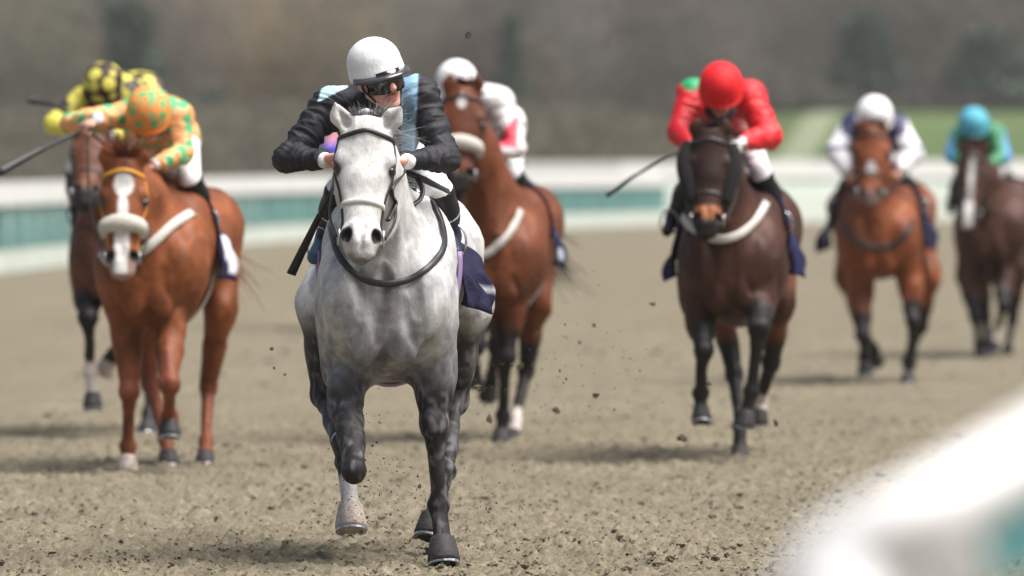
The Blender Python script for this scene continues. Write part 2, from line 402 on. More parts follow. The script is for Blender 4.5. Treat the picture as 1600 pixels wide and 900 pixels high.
    # breast and shoulder muscle
    for sg in (-1, 1):
        G.apply(ell(cq(-.25, 1.00, sg * .085), (.070, .050, .12)), .06)
        G.apply(ell(cq(-.20, 1.16, sg * .60 * Wc), (.085, .09, .17)), .05)
        G.apply(ell(cq(-.02, 1.18, sg * .80 * Wc), (.10, .16, .24)), .08)
        G.apply(ell(cq(.28, 1.34, sg * .70 * Wc), (.11, .18, .22)), .12)
    G.apply(cone(cq(-.35, 1.22), cq(-.30, .92), .008, .014), .04, sub=True)
    for sg in (-1, 1):
        G.apply(cone(cq(-.25, 1.40, sg * .62 * Wc), cq(-.345, 1.10, sg * .05), .010, .016), .05, sub=True)
        G.apply(cone(cq(-.31, 1.08, sg * .10), cq(-.25, .90, sg * .15), .006, .008), .04, sub=True)
        G.apply(cone(cq(-.20, 1.46, sg * .78 * Wc), cq(-.12, 1.05, sg * .98 * Wc), .008, .010), .04, sub=True)
    # legs
    lowdark = []; tans = []; L = c['legs']; g = c.get('lm', 1.0)
    g0 = g
    for key in ('FL', 'FR', 'HL', 'HR'):
        g = g0 * c.get('lmk', {}).get(key, 1)
        P = [A(p) for p in L[key][:4]]; S_ = A(L[key][4]); P[3] = S_ - unit(S_ - P[3]) * .100 * c.get('hs', 1.0)
        if key[0] == 'F':
            E, K, Fk, C = P; sg = -1 if key == 'FL' else 1
            S = cq(-.10, 1.16, sg * .62 * Wc)
            G.apply(cone(S, E, .135, .115, e2, .85), .10)
            fm = E * .45 + K * .55
            G.apply(cone(E, fm, .108 * g, .072 * g, e2, .88), .06); G.apply(cone(fm, K, .072 * g, .050 * g), .03)
            G.apply(ell(E * .7 + K * .3 + np.array([sg * .025, -.03, 0]), (.062, .07, .13)), .05)
            kd = unit(Fk - K); G.apply(ell(K, (.060 * g, .058 * g, .066 * g)), .02)
            if h < .012: G.apply(ell(K + np.array([0, -.022, -.0]), (.034, .026, .045)), .03)
            c0 = K + (Fk - K) * .25
            G.apply(cone(K, c0, .052 * g, .036 * g), .015); G.apply(cone(c0, Fk, .034 * g, .032 * g), .015)
            bk = unit(np.cross(e2, kd)); bk = bk if bk[1] > 0 else -bk
            G.apply(cone(K + bk * .03 + kd * .03, Fk + bk * .026, .016 * g, .018 * g), .02)
            if h < .012:
                for q in (-1, 1): G.apply(cone(c0 + e2 * q * .022 + bk * .018, Fk + e2 * q * .02 + bk * .022, .009, .009), .008)
            G.apply(ell(Fk + bk * .008, (.051 * g, .050 * g, .050 * g)), .02); G.apply(ell(Fk + bk * .045, (.026, .024, .030)), .015)
            G.apply(cone(Fk, C, .037 * g, .038 * g), .015)
            G.apply(ell(C + unit(C - Fk) * .005, (.048 * g, .047 * g, .022)), .02)
            lowdark.append((E * c.get('dk', .25) + K * (1 - c.get('dk', .25)), K)); lowdark.append((K, Fk)); lowdark.append((Fk, C))
        else:
            Sf, Hk, Fk, C = P[:4]; sg = -1 if key == 'HL' else 1
            hip = cq(1.50, 1.36, sg * .55 * Wr)
            G.apply(cone(hip, Sf, .21, .13, e2, .70), .10)
            gm_ = Sf * .5 + Hk * .5; tans.append((Sf * .8 + hip * .2, Hk))
            G.apply(cone(Sf, gm_, .125, .074 * g, e2, .72), .06); G.apply(cone(gm_, Hk, .080 * g, .050 * g, e2, .85), .03)
            G.apply(cone(gm_ + [0, .07, 0], Hk + [0, .05, .02], .03, .022), .03)
            G.apply(ell(Hk, (.052 * g, .066 * g, .066 * g)), .02); G.apply(ell(Hk + [0, .055, .03], (.026, .035, .045)), .02)
            kd = unit(Fk - Hk); bk = unit(np.cross(e2, kd)); bk = bk if bk[1] > 0 else -bk
            G.apply(cone(Hk, Fk, .040 * g, .031 * g), .02); G.apply(cone(Hk + bk * .03, Fk + bk * .026, .018, .018), .02)
            G.apply(ell(Fk + bk * .01, (.046 * g, .048 * g, .050 * g)), .02)
            G.apply(cone(Fk, C, .037 * g, .040 * g), .015); G.apply(ell(C, (.050 * g, .048 * g, .024)), .02)
            lowdark.append((Sf * c.get('dk', .3) + Hk * (1 - c.get('dk', .3)), Hk)); lowdark.append((Hk, Fk)); lowdark.append((Fk, C))
    V, Fq = G.mesh()
    N = np.zeros_like(V); nn = np.cross(V[Fq[:, 1]] - V[Fq[:, 0]], V[Fq[:, 2]] - V[Fq[:, 0]])
    for i in range(4): np.add.at(N, Fq[:, i], nn)
    N /= np.linalg.norm(N, axis=1)[:, None] + 1e-12
    ridge = lambda q: 1 - 2.6 * np.abs(q)          # muscle and vein relief under the skin
    offh = sstep(.16, .34, np.linalg.norm(V - (poll + muz) / 2, axis=1)) * sstep(.30, .60, V[:, 2])
    V = V + N * (offh * (.0075 * ridge(vnoise(V, (7, 5, 3.2), 71)) + .0035 * ridge(vnoise(V, (17, 12, 8), 72))) + sstep(.7, .4, V[:, 2]) * .0022 * ridge(vnoise(V, (30, 30, 9), 73)))[:, None]
    bvh = BVHTree.FromPolygons(V.tolist(), Fq.tolist())
    # coat markings, with body shading also put into the vertex colour
    base = np.array(c['coat']); col = np.tile(base, (len(V), 1)).astype(float)
    def seg(a, b):
        ab = b - a; t = np.clip(((V - a) @ ab) / (ab @ ab), 0, 1); return np.linalg.norm(V - a - t[:, None] * ab, axis=1), t
    def mix(m, q): 
        nonlocal col
        col = col * (1 - m[:, None]) + np.asarray(q) * m[:, None]
    px, py = topx(V)
    rel = V - poll; ht = rel @ hd / Lh; hu = rel @ lat / (s * hw); hv = rel @ fn / s
    onhead = (ht > -.02) & (ht < 1.1) & (hv > -.25) & (np.abs(hu) < .2) & (V[:, 1] < poll[1] + .2)
    nz1 = vnoise(V, 6, 2); nz2 = vnoise(V, 16, 9); nz3 = vnoise(V, 40, 11)
    if c['kind'] == 'grey':
        dd = V[:, 1] - Y0
        dap = np.clip(.5 + .9 * nz2 + .35 * nz3, 0, 1)
        mix(sstep(1.45, .95, V[:, 2]) * .25 * (~onhead), (.30, .30, .33))  # darker towards the belly: shade from top light put into the coat colour
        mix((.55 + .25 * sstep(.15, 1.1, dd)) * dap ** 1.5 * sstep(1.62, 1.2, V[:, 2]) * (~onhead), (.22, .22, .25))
        under_shade = sstep(.21, .04, np.abs(V[:, 0] - x0 - .01)) * sstep(.72, 1.0, V[:, 2]) * sstep(1.66, 1.40, V[:, 2]) * (V[:, 1] < Y0 + .1) * (~onhead)  # painted shade under the neck and on the breast, streaked below
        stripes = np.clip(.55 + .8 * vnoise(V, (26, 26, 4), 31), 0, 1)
        mix(under_shade * (.25 + .65 * stripes), (.11, .10, .10))
        chest_shade = sstep(1.15, .80, V[:, 2]) * (~onhead) * sstep(Y0 + 1.2, Y0 + .3, V[:, 1]); mix(chest_shade * np.clip(.60 + .35 * nz2 + .25*nz3, 0, 1), (.10, .095, .11))  # shade low on the chest, painted into the coat with mottling
        vein = np.exp(-(vnoise(V, (14, 14, 8), 14) / .10) ** 2)
        mix(vein * .22 * sstep(1.3, 1.0, V[:, 2]) * (~onhead), (.42, .42, .44))
        mix(onhead * .85, (.85, .84, .82)); mix(onhead * sstep(.70, .40, ht) * sstep(.14, .30, ht) * sstep(.1, .6, dap) * sstep(.03, .10, np.abs(hu)) * .55, (.42, .42, .44)); mix(onhead * sstep(-.05, -.12, hv) * .45, (.34, .34, .36)); mix(onhead * np.clip(nz3 - .35, 0, 1) * .6, (.35, .34, .35))  # pale face; shading of temples, nose sides and jaw is painted in
        for (a, b) in lowdark:
            d, t = seg(a, b); m = sstep(.20, .08, d)
            st_ = vnoise(V, (60, 60, 20), 91); mot = np.clip(.06 + .5 * nz2 + .6 * nz3 + .6 * st_ + .55 * vein, .0, 1)
            q = np.array([.016, .013, .015]) * (1 - mot[:, None]) + np.array([.17, .165, .175]) * mot[:, None]
            col = col * (1 - m[:, None] * .93) + q * m[:, None] * .93
        for f, k in ((A(L['HL'][3]), A(L['HL'][4])),):
            d, t = seg(f, k); mix(sstep(.075, .055, d), (.66, .62, .60))
        mz = sstep(.80, .90, ht) * onhead; mix(mz * np.clip(.75 + .5 * nz2, 0, 1), (.17, .155, .155)); mix(sstep(.92, .95, ht) * onhead * .7, (.17, .17, .14))
        mix(onhead * sstep(.012, .0, np.abs(hu)) * sstep(.84, .88, ht) * sstep(.94, .90, ht) * .5, (.15, .13, .13))
    else:
        mix(np.clip(nz1 * .5 + .1, 0, .35), base * .55)
        mix(sstep(1.02, .82, V[:, 2]) * sstep(.28, .1, np.abs(V[:, 0] - x0)) * .3, base * .3)  # shading under the chest and belly, painted as a darker coat
        if c.get('gaskin'):
            for (a, b) in tans: d, t = seg(a, b); mix(sstep(.20, .12, d), c['gaskin'])
        for (a, b) in lowdark:
            d, t = seg(a, b); mix(sstep(.16, .07, d), c.get('legs_col', (.014, .012, .012)))
        if c.get('head_col'): mix(onhead * .8, c['head_col'])
        mc = c.get('muzzle_col')
        if mc: mix(sstep(.74, .86, ht) * onhead, mc)
        if c.get('nose_patch'): mix(sstep(.66, .72, ht) * sstep(.86, .80, ht) * onhead, c['nose_patch'])
        if 'blaze' in c:
            for t0, t1, wd in c['blaze']:
                q_ = np.clip((ht - t0) / (t1 - t0), 0, 1); ww = wd * (1 + .25 * vnoise(V, 14, 61)) * (np.sqrt(np.clip(1 - (2 * q_ - 1) ** 2, 0, 1)) if t1 - t0 < .3 else 1 - .0 * q_); mix((ht > t0 - .01) * (ht < t1 + .01) * sstep(ww + .008, ww - .008, np.abs(hu + .004)) * (hv > -.09) * onhead, (.74, .72, .70))
        for key in c.get('socks', ()):
            i = 2; f, k = A(L[key][i]), A(L[key][i + 1]); d, t = seg(f, k); mix(sstep(.10, .07, d), (.68, .60, .55))
    for sg in (-1, 1):               # dark inside the nostrils and round the eyes
        d = np.linalg.norm(V - hp(.812, sg * .060, -.008), axis=1); mix(sstep(.042 * s, .028 * s, d), (.02, .015, .015))
        d = np.linalg.norm(V - hp(.33, sg * .118, -.045), axis=1); mix(sstep(.085 * s, .040 * s, d) * .35, np.array(c['coat']) * .4); mix(sstep(.046 * s, .030 * s, d) * .9, (.035, .028, .026))
        if h < .012:
            tip = A(c['ears'][0 if sg < 0 else 1]); eb = hp(.035, sg * .07 / hw, -.05); d, t = seg(eb + (tip - eb) * .35, tip)
            mix(sstep(.028, .012, d) * .25, (.45, .38, .36))
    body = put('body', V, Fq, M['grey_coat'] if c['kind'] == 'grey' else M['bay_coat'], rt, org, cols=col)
    # eyes
    for sg in (-1, 1):
        V2 = []; cc = hp(.33, sg * .104, -.042); r = .0270 * s
        n = 12
        for i in range(n + 1):
            for j in range(n): a, b = math.pi * i / n, 2 * math.pi * j / n; V2.append(cc + r * np.array([math.sin(a) * math.cos(b), math.sin(a) * math.sin(b), math.cos(a)]))
        put('eye', V2, [(i * n + j, i * n + (j + 1) % n, (i + 1) * n + (j + 1) % n, (i + 1) * n + j) for i in range(n) for j in range(n)], M['eye'], rt, org)
    # hooves
    for i, key in enumerate(('FL', 'FR', 'HL', 'HR')):
        C = A(L[key][3]); S = A(L[key][4]); toe = L[key][5] if len(L[key]) > 5 else (0, -1, .15)
        hf = hoof(S, unit(S - C), toe, M['hoof_pale'] if key in c.get('pale', ()) else M['hoof'], rt, org, c.get('hs', 1.0))
    # hair
    mb = MB(); rr = []; dd = []
    for i in range(c.get('nfor', 160)):
        u = rn.uniform(-.055, .055); rr.append(hp(-.02, u, -.035 + rn.uniform(-.02, .02))); dd.append(lat * (u * 10 + rn.gauss(0, .22)) + np.array([0, -.35, 1.0]) + c.get('fordir', np.zeros(3)))
    hair(mb, rr, dd, c.get('forl', .085), .0045 if h < .012 else .014, rn, .25); mb.put('forelock', M[c['hair']], rt, org)
    mb = MB(); rr = []; dd = []
    crest0 = n1 + np.array([0, .05, .09]); crest1 = cq(.33, H - .01)
    for i in range(260 if h > .01 else 900):
        t = rn.random(); p = crest0 * (1 - t) + crest1 * t + lat * rn.uniform(-.02, .05) + np.array([0, 0, .02])
        rr.append(p); dd.append(np.array([.8 + rn.gauss(0, .3), .3, .35 + rn.gauss(0, .3)]))
    hair(mb, rr, dd, .10, .0045 if h < .012 else .016, rn, .5); mb.put('mane', M[c['hair']], rt, org)
    mb = MB(); rr = []; dd = []; tb = cq(1.96, H - .20)
    tv = np.array(c.get('tail', (0, 1.0, -.35)), float)
    for i in range(240):
        q = np.array([rn.gauss(0, .03), rn.gauss(0, .02), rn.gauss(0, .03)]); rr.append(tb + q); dd.append(tv + q * 4)
    mb.tube([tb - [0, .1, 0], tb + unit(tv) * .12, tb + unit(tv) * .25], [.045, .035, .02]); hair(mb, rr, dd, .70, .016, rn, .07, 5); mb.put('tail', M[c['hair']], rt, org)
    # tack
    def headpt(t, ang, off=0):
        a = R(ang); o = poll + hd * Lh * t - fn * .07 * s; dv = fn * math.cos(a) + lat * math.sin(a)
        hit = bvh.ray_cast(Vector(o + dv * .34), Vector(-dv), .5)
        if hit[0] is None: return o + dv * .1, dv
        return np.array(hit[0]) + dv * off, dv
    def headstrap(mb, path, w_, th, n=22):
        C = catmull([(a, b / 90) for a, b in path], n); Pn = [headpt(a, b * 90) for a, b in C]
        P = np.array([p for p, _ in Pn]); 
        P[1:-1] = (P[:-2] + 2 * P[1:-1] + P[2:]) / 4
        mb.ribbon(P, [q for _, q in Pn], w_, th)
        return P
    lea = M['leather']
    mb = MB(); headstrap(mb, [(.115, -88), (.10, -45), (.075, 0), (.10, 45), (.115, 88)], .020, .010)
    (mb.put('browband', M[c.get('brow', 'leather')], rt, org))
    mb = MB()
    for sg in (-1, 1): headstrap(mb, [(.02, sg * 100), (.13, sg * 92), (.35, sg * 88), (.55, sg * 82), (.76, sg * 84)], c.get('cw', .018), .007)
    mb.put('bridle', M[c.get('bridle', 'leather')], rt, org)
    mb = MB()
    if c.get('nose') == 'fleece':
        C = catmull([(.60, -1.1), (.545, -.7), (.525, 0), (.545, .7), (.60, 1.1)], 22); P = np.array([headpt(a, b * 90)[0] + headpt(a, b * 90)[1] * .012 for a, b in C])
        mb.tube(P, [.026 * s + .021 * s * math.sin(math.pi * i / 21) for i in range(22)], 14)
        o = mb.put('sheepskin_noseband', M['fleece'], rt, org)
    else:
        headstrap(mb, [(.60, -95), (.575, -50), (.565, 0), (.575, 50), (.60, 95)], c.get('nbw', .020), c.get('nbt', .006))
        o = mb.put('noseband', M[c.get('nbmat', 'leather')], rt, org)
    if c.get('cheeks'):
        for sg in (-1, 1):
            mb = MB(); P = [headpt(t_, sg * 84, .018)[0] for t_ in (.08, .18, .3, .42, .54, .64)]; mb.tube(catmull(P, 14), [.030 + .022 * math.sin(math.pi * i / 13) for i in range(14)], 12); mb.put('cheek_piece', M['black_fleece'], rt, org)
    mb = MB()
    for sg in (-1, 1):
        p, n_ = headpt(.80, sg * 86, .01); th_ = np.linspace(0, 2 * math.pi, 17)
        mb.tube([p + (hd * math.cos(a) + fn * math.sin(a)) * .036 for a in th_], .0055, 6)
    mb.tube([headpt(.83, -86, .01)[0], hp(.86, -.045, -.06), hp(.86, .045, -.06), headpt(.83, 86, .01)[0]], .006, 6)
    mb.put('bit', M['steel'], rt, org)
    # front-hit helper for straps round the breast
    def front(path, n=40, off=.013):
        C = catmull([(a, b) for a, b in path], n); P = []; N = []
        for a, b in C:
            o = np.array([0, 0, CH]); d = unit(at(a, b, Y0) - o); hit = bvh.ray_cast(Vector(o + d * (Y0 - (.8 if b > c['muzzle'][1] + 3 else .37))), Vector(d), 3)
            if hit[0] is None:
                if P: P.append(P[-1] + (at(a, b, P[-1][1]) - P[-1])); N.append(N[-1])
                continue
            nn = np.array(hit[1]); nn = nn if nn @ d < 0 else -nn; P.append(np.array(hit[0]) + nn * off); N.append(nn)
        P = np.array(P); 
        for _ in range(3): P[1:-1] = (P[:-2] + 2 * P[1:-1] + P[2:]) / 4
        return P, N
    if 'breast' in c:
        P, N = front(c['breast']); mb = MB(); mb.ribbon(P, N, c.get('bw', .03), .006); mb.put('breastplate', M[c.get('bmat', 'leather')], rt, org)
    # saddlecloth, girth, saddle
    def bodypt(d, ang, off=0):
        a = R(ang); zc = H - .38; o = cq(d, zc); dv = np.array([math.sin(a), 0, math.cos(a)])
        hit = bvh.ray_cast(Vector(o + dv * .9), Vector(-dv), 1.0)
        p = np.array(hit[0]) if hit[0] is not None else o + dv * .4
        return p + dv * off
    U, W = 61, 30; V2 = []; cc = []
    ccol = np.array(c.get('cloth', (.012, .013, .045)))
    d0, d1 = c.get('cd', (.30, .98))
    for i in range(W):
        for j in range(U):
            ang = c.get('cang', (-112, 112))[0] + (c.get('cang', (-112, 112))[1] - c.get('cang', (-112, 112))[0]) * j / (U - 1); d = d0 + (d1 - d0) * i / (W - 1)
            fl = sstep(60, 112, abs(ang)) * (c.get('flap', (.05, .05))[0 if ang < 0 else 1])
            wob = math.sin(i * .55 + j * .35) * .35 + math.sin(i * .9 - j * .5) * .3
            off = .014 + fl * (.45 + .75 * i / W) * (1 + .5 * wob) + .010 * wob * sstep(40, 80, abs(ang))
            V2.append(bodypt(d + .02 * math.sin(j * .8), ang, off))
            q = ccol
            for (s_, a0, a1, f0, f1, cl) in c.get('cpatch', ()):
                if np.sign(ang) == s_ and a0 < abs(ang) < a1 and f0 < i / W < f1: q = np.array(cl)
            cc.append(q)
    V2 = np.array(V2).reshape(W, U, 3)
    for _ in range(2): V2[1:-1, 1:-1] = (V2[1:-1, 1:-1] * 2 + V2[:-2, 1:-1] + V2[2:, 1:-1] + V2[1:-1, :-2] + V2[1:-1, 2:]) / 6
    V2 = V2.reshape(-1, 3)
    o = put('saddlecloth', V2, [(i * U + j, i * U + j + 1, i * U + U + j + 1, i * U + U + j) for i in range(W - 1) for j in range(U - 1)], M['cloth'], rt, org, cols=np.array(cc))
    md = o.modifiers.new('thickness', 'SOLIDIFY'); md.thickness = .006; md.offset = 1
    P = [bodypt(c.get('gd', .42), a, .012) for a in np.linspace(70, 290, 40)]; P = np.array(P)
    for _ in range(2): P[1:-1] = (P[:-2] + 2 * P[1:-1] + P[2:]) / 4
    mb = MB(); mb.ribbon(P, [unit(p - cq(.42, H - .38)) for p in P], .075, .008); mb.put('girth', M[c.get('gmat', 'girth')], rt, org)
    sw = X(.6); Gs = Grid((sw - .3, Y0 + .25, H - .35), (sw + .3, Y0 + 1.0, H + .15), max(h, .012))
    Gs.apply(ell((sw, Y0 + .62, H - .01), (.11, .26, .045)), .01); Gs.apply(ell((sw, Y0 + .36, H + .04), (.07, .05, .05)), .05); Gs.apply(ell((sw, Y0 + .86, H + .03), (.13, .07, .05)), .06)
    Vs, Fs = Gs.mesh(); put('saddle', Vs, Fs, M['leather'], rt, org)
    c['bvh'] = bvh; c['rt'] = rt; c['org'] = org; c['headpt'] = headpt; c['bodypt'] = bodypt; c['hp'] = hp
    return c
M['girth'] = mat('girth', (.32, .22, .42), rough=.7)

# ------------------------------------------------------------------ riders
def jockey(c, hc):
    Y0 = hc['Y0']; A = lambda p: at(p[0], p[1], Y0 + p[2]); h = c['vox']; rn = random.Random(3)
    J = {k: A(v) for k, v in c['J'].items()}
    org = J['pelvis'].copy(); rt = root('person', org, c['label'], 'jockey', c.get('group'))
    hd_ = J['head']; f = unit(c['face']); up = unit(c['up']); up = unit(up - f * (up @ f)); sd = np.cross(f, up)      # sd: image right when facing the camera
    if sd[0] < 0: sd = -sd
    allp = np.array(list(J.values())); lo = allp.min(0) - .24; hi = allp.max(0) + .24
    k = c.get('k', 1.0)
    fine = h < .01
    def torso(G, e, arms=True):
        sl, sr, pv, nk = J['shL'], J['shR'], J['pelvis'], J['neck']; ms = (sl + sr) / 2; bx = unit(sr - sl); ch = ms * .72 + pv * .28; wa = ms * .35 + pv * .65
        ax = unit(pv - ms); dp = np.cross(ax, bx)
        G.apply(cone(sl + ax * .05 + bx * .04, sr + ax * .05 - bx * .04, .085 + e, .085 + e), .04)
        G.apply(ell(ch, (.175 + e, .115 + e, .24), [bx, dp, ax]), .06); G.apply(cone(ch, wa, .135 + e, .125 + e, bx, 1.2), .06)
        G.apply(ell(pv, (.165 + e, .125 + e, .14 + e), [bx, dp, ax]), .06)
        G.apply(ell(sl, (.075 + e,) * 3), .04); G.apply(ell(sr, (.075 + e,) * 3), .04)
    def arm(G, e, s, full=True):
        sh, el, wr = J['sh' + s], J['el' + s], J['wr' + s]
        G.apply(cone(sh, el, .062 + e * 1.3, .046 + e * 1.2), .03); G.apply(cone(el, wr, .046 + e * 1.2, .029 + e * .8), .02)
    # ---- the body itself: head, neck, trunk, arms, hands, legs, one surface
    G = Grid(lo, hi, h)
    hp = lambda a, b, z: hd_ + (sd * a + f * b + up * z) * k
    fr = [sd, f, up]
    G.apply(ell(hp(0, -.012, .03), (.076, .095, .088), fr), .02); G.apply(ell(hp(0, .012, -.04), (.061, .076, .088), fr), .04)
    G.apply(ell(hp(0, .056, -.108), (.027, .026, .022), fr), .025)
    for q in (-1, 1):
        G.apply(ell(hp(q * .035, .062, -.022), (.026, .022, .022), fr), .02); G.apply(cone(hp(q * .060, .0, -.06), hp(q * .018, .05, -.110), .015, .016), .03)
        G.apply(ell(hp(q * .077, -.012, -.015), (.010, .018, .032), fr), .012)
    G.apply(cone(hp(0, .082, .008), hp(0, .112, -.044), .010, .0145), .012)
    for q in (-1, 1): G.apply(ell(hp(q * .014, .096, -.050), (.010, .013, .009), fr), .008)
    G.apply(ell(hp(0, .080, -.076), (.028, .016, .0075), fr), .008); G.apply(ell(hp(0, .078, -.089), (.024, .016, .0085), fr), .006)
    if fine: G.apply(cone(hp(-.026, .094, -.0825), hp(.026, .094, -.0825), .004, .004), .004, sub=True)
    G.apply(cone(hp(0, -.03, -.06), J['neck'], .05, .055), .04)
    torso(G, -.02)
    for s in 'LR':
        arm(G, -.015, s); el, wr = J['el' + s], J['wr' + s]
        d = unit(c.get('hand' + s, wr - el)); n = unit(c.get('palm' + s, (0, 0, -1))); n = unit(n - d * (n @ d)); sp = np.cross(n, d) * (1 if s == 'L' else -1)
        hs = 1.0
        for i in range(4):
            K = wr + d * .085 + sp * (i - 1.5) * .021; G.apply(cone(wr + d * .01 + sp * (i - 1.5) * .010, K, .018, .0125), .012)
            l = (.042, .046, .043, .034)[i]; a1 = K + unit(d * .55 + n * .85) * l; a2 = a1 + unit(-d * .6 + n * .75) * l * .72; a3 = a2 + unit(-d * .95 - n * .35) * l * .5
            G.apply(cone(K, a1, .0105, .0095), .004); G.apply(cone(a1, a2, .0095, .0088), .004); G.apply(cone(a2, a3, .0088, .0078), .004)
        b = wr + d * .025 - sp * .020 + n * .008; t1 = wr + d * .060 - sp * .046 + n * .018; t2 = t1 + unit(d * .7 + sp * .45 + n * .5) * .030
        G.apply(cone(b, t1, .015, .0115), .01); G.apply(cone(t1, t2, .0112, .009), .004)
        kn, an = J['kn' + s], J['an' + s]; to = J['to' + s]
        hip = J['pelvis'] + unit(J['shR'] - J['shL']) * (.09 if s == 'R' else -.09)
        G.apply(cone(hip, kn, .085, .052), .05); G.apply(cone(kn, an, .050, .034), .02); G.apply(cone(an, to, .032, .026), .02)
        J['hip' + s] = hip; J['fist' + s] = wr + d * .075 + n * .03
    V, Fq = G.mesh(); rel = V - hd_; a = rel @ sd / k; b_ = rel @ f / k; z = rel @ up / k
    col = np.tile(np.array(c.get('skin', (.60, .33, .25))), (len(V), 1)); 
    m = np.exp(-((a / .03) ** 2 + ((z + .083) / .013) ** 2)) * (b_ > .055); col = col * (1 - m[:, None] * .7) + np.array((.42, .09, .09)) * m[:, None] * .7
    m = np.exp(-(((np.abs(a) - .045) / .025) ** 2 + ((z + .045) / .028) ** 2)) * (b_ > .02); col = col * (1 - m[:, None] * .35) + np.array((.62, .22, .18)) * m[:, None] * .35
    if c.get('gloves'):
        for s in 'LR':
            m = sstep(.16, .14, np.linalg.norm(V - (J['wr' + s] + J['fist' + s]) / 2, axis=1))[:, None]; col = col * (1 - m) + np.array(c['gloves']) * m
    put('body', V, Fq, M['skin'], rt, org, cols=col)
    # ---- silks
    G = Grid(lo, hi, h); torso(G, .010 * c.get('puff', 1))
    for s in 'LR': arm(G, .012 * c.get('puff', 1), s)
    for s in 'LR':
        G.apply(cone(J['wr' + s] + unit(J['wr' + s] - J['el' + s]) * .06, J['wr' + s] + unit(J['wr' + s] - J['el' + s]) * .14, .05, .06), .004, sub=True)
    V, Fq = G.mesh()
    # folds: gathered across the sleeves
    N = np.zeros_like(V); e1 = V[Fq[:, 1]] - V[Fq[:, 0]]; e2 = V[Fq[:, 2]] - V[Fq[:, 0]]; nn = np.cross(e1, e2)
    for i in range(4): np.add.at(N, Fq[:, i], nn)
    N /= np.linalg.norm(N, axis=1)[:, None] + 1e-12
    def along(a, b):
        ab = b - a; L_ = np.linalg.norm(ab); t = (V - a) @ ab / L_ ** 2; d = np.linalg.norm(V - a - np.clip(t, 0, 1)[:, None] * ab, axis=1); return t, L_, d
    disp = np.zeros(len(V)); wsum = np.full(len(V), 1e-6)
    for s in 'LR':
        for a, b in (('sh', 'el'), ('el', 'wr')):
            t, L_, d = along(J[a + s], J[b + s]); wgt = sstep(.13, .06, d)
            ax_ = unit(J[b + s] - J[a + s]); sc3 = lambda al, pr: V * pr + np.outer(V @ ax_, ax_) * (al - pr)
            n_a = vnoise(sc3(30, 8), 1, 5); n_b = vnoise(sc3(62, 15), 1, 8)
            fold = (1 - 3.2 * np.abs(n_a)) * .6 + (1 - 3 * np.abs(n_b)) * .42 - .25 + .4 * vnoise(V, 7, 12)
            disp += wgt * fold; wsum += wgt
    disp = disp / np.maximum(wsum, 1) * .016 + vnoise(V, (16, 6, 16), 4) * .006 + vnoise(V, (34, 14, 34), 7) * .003
    V = V + N * disp[:, None] * c.get('fold', 1.0)
    col = c['pattern'](V, J, hd_)
    put('silks', V, Fq, M['silk_lead'] if fine else M['silk'], rt, org, cols=col)
    for s in 'LR':
        wd = unit(J['wr' + s] - J['el' + s]); mb = MB(); mb.tube([J['wr' + s] + wd * q for q in (-.005, .012, .028, .034)], [.033, .036, .035, .030], 14); mb.put('cuff', M['cuff'], rt, org)
    # ---- breeches, boots
    G = Grid(lo, hi, h)
    bx = unit(J['shR'] - J['shL'])
    G.apply(ell(J['pelvis'] + [0, .03, -.03], (.175, .15, .135)), .04)
    for s in 'LR': G.apply(cone(J['hip' + s], J['kn' + s], .095, .060), .05); G.apply(cone(J['kn' + s], J['kn' + s] * .85 + J['an' + s] * .15, .060, .054), .03)
    V, Fq = G.mesh()
    bc = c.get('breeches', (.80, .80, .82)); put('breeches', V, Fq, M['breeches'] if bc[0] > .5 else M['boot'], rt, org, cols=np.tile(bc, (len(V), 1)))
    for s in 'LR':
        kn, an, to = J['kn' + s], J['an' + s], J['to' + s]
        l2 = np.minimum(np.minimum(kn, an), to) - .12; h2 = np.maximum(np.maximum(kn, an), to) + .12
        G = Grid(l2, h2, h); kk = kn * .97 + an * .03
        G.apply(cone(kk, an, .070, .044), .02); G.apply(ell(kn * .55 + an * .45 + [0, .015, 0], (.062, .062, .09)), .04); G.apply(cone(an, to, .040, .032), .03); G.apply(ell(an + [0, .02, -.03], (.036, .045, .04)), .03)
        V, Fq = G.mesh(); t = (V - kn) @ (an - kn) / ((an - kn) @ (an - kn)); col = np.tile((.012, .012, .016), (len(V), 1)).astype(float)
        if fine:
            m = (t > .52)[:, None]; col = np.where(m, (.015, .018, .045), col); m = ((t > .49) & (t < .52))[:, None]; col = np.where(m, (.55, .60, .62), col)
            tt_ = (V - an) @ (to - an) / ((to - an) @ (to - an)); m = ((tt_ > .45) & (s == 'L'))[:, None]; col = np.where(m, (.06, .12, .20), col)
        put('boot', V, Fq, M['boot'], rt, org, cols=col)
        # stirrup iron round the foot
        mb = MB(); fc = to * .6 + an * .4; th_ = np.linspace(-2.3, 2.3, 15); upv = np.array([0, 0, 1.]); 
        mb.tube([fc + np.array([1., 0, 0]) * math.sin(q) * .055 + upv * (math.cos(q) * .075 + .02) for q in th_], .006, 6); mb.tube([fc + [-.045, 0, -.035], fc + [.045, 0, -.035]], .009, 6)
        mb.put('stirrup', M['steel'], hc['rt'], hc['org'])
        top = fc + upv * .095; sp_ = hc['bodypt'](.55, -50 if s == 'L' else 50, .03)
        mb = MB(); mb.ribbon(np.linspace(sp_, top, 8), [np.array([0, -1., 0])] * 8, .022, .005); mb.put('stirrup_leather', M['leather'], hc['rt'], hc['org'])
    # ---- helmet with silk cap and peak
    hc_ = hp(0, -.015, .055); R0 = c.get('helm', .128)
    G = Grid(hc_ - .24, hc_ + .24, max(h * .9, .006))
    G.apply(ell(hc_, (R0 * .97, R0 * 1.08, R0 * .92), fr), .01); G.apply(ell(hp(0, -.01, .012), (R0 * .99, R0 * 1.09, R0 * .5), fr), .03)
    cutc = hp(0, .03, -.115)
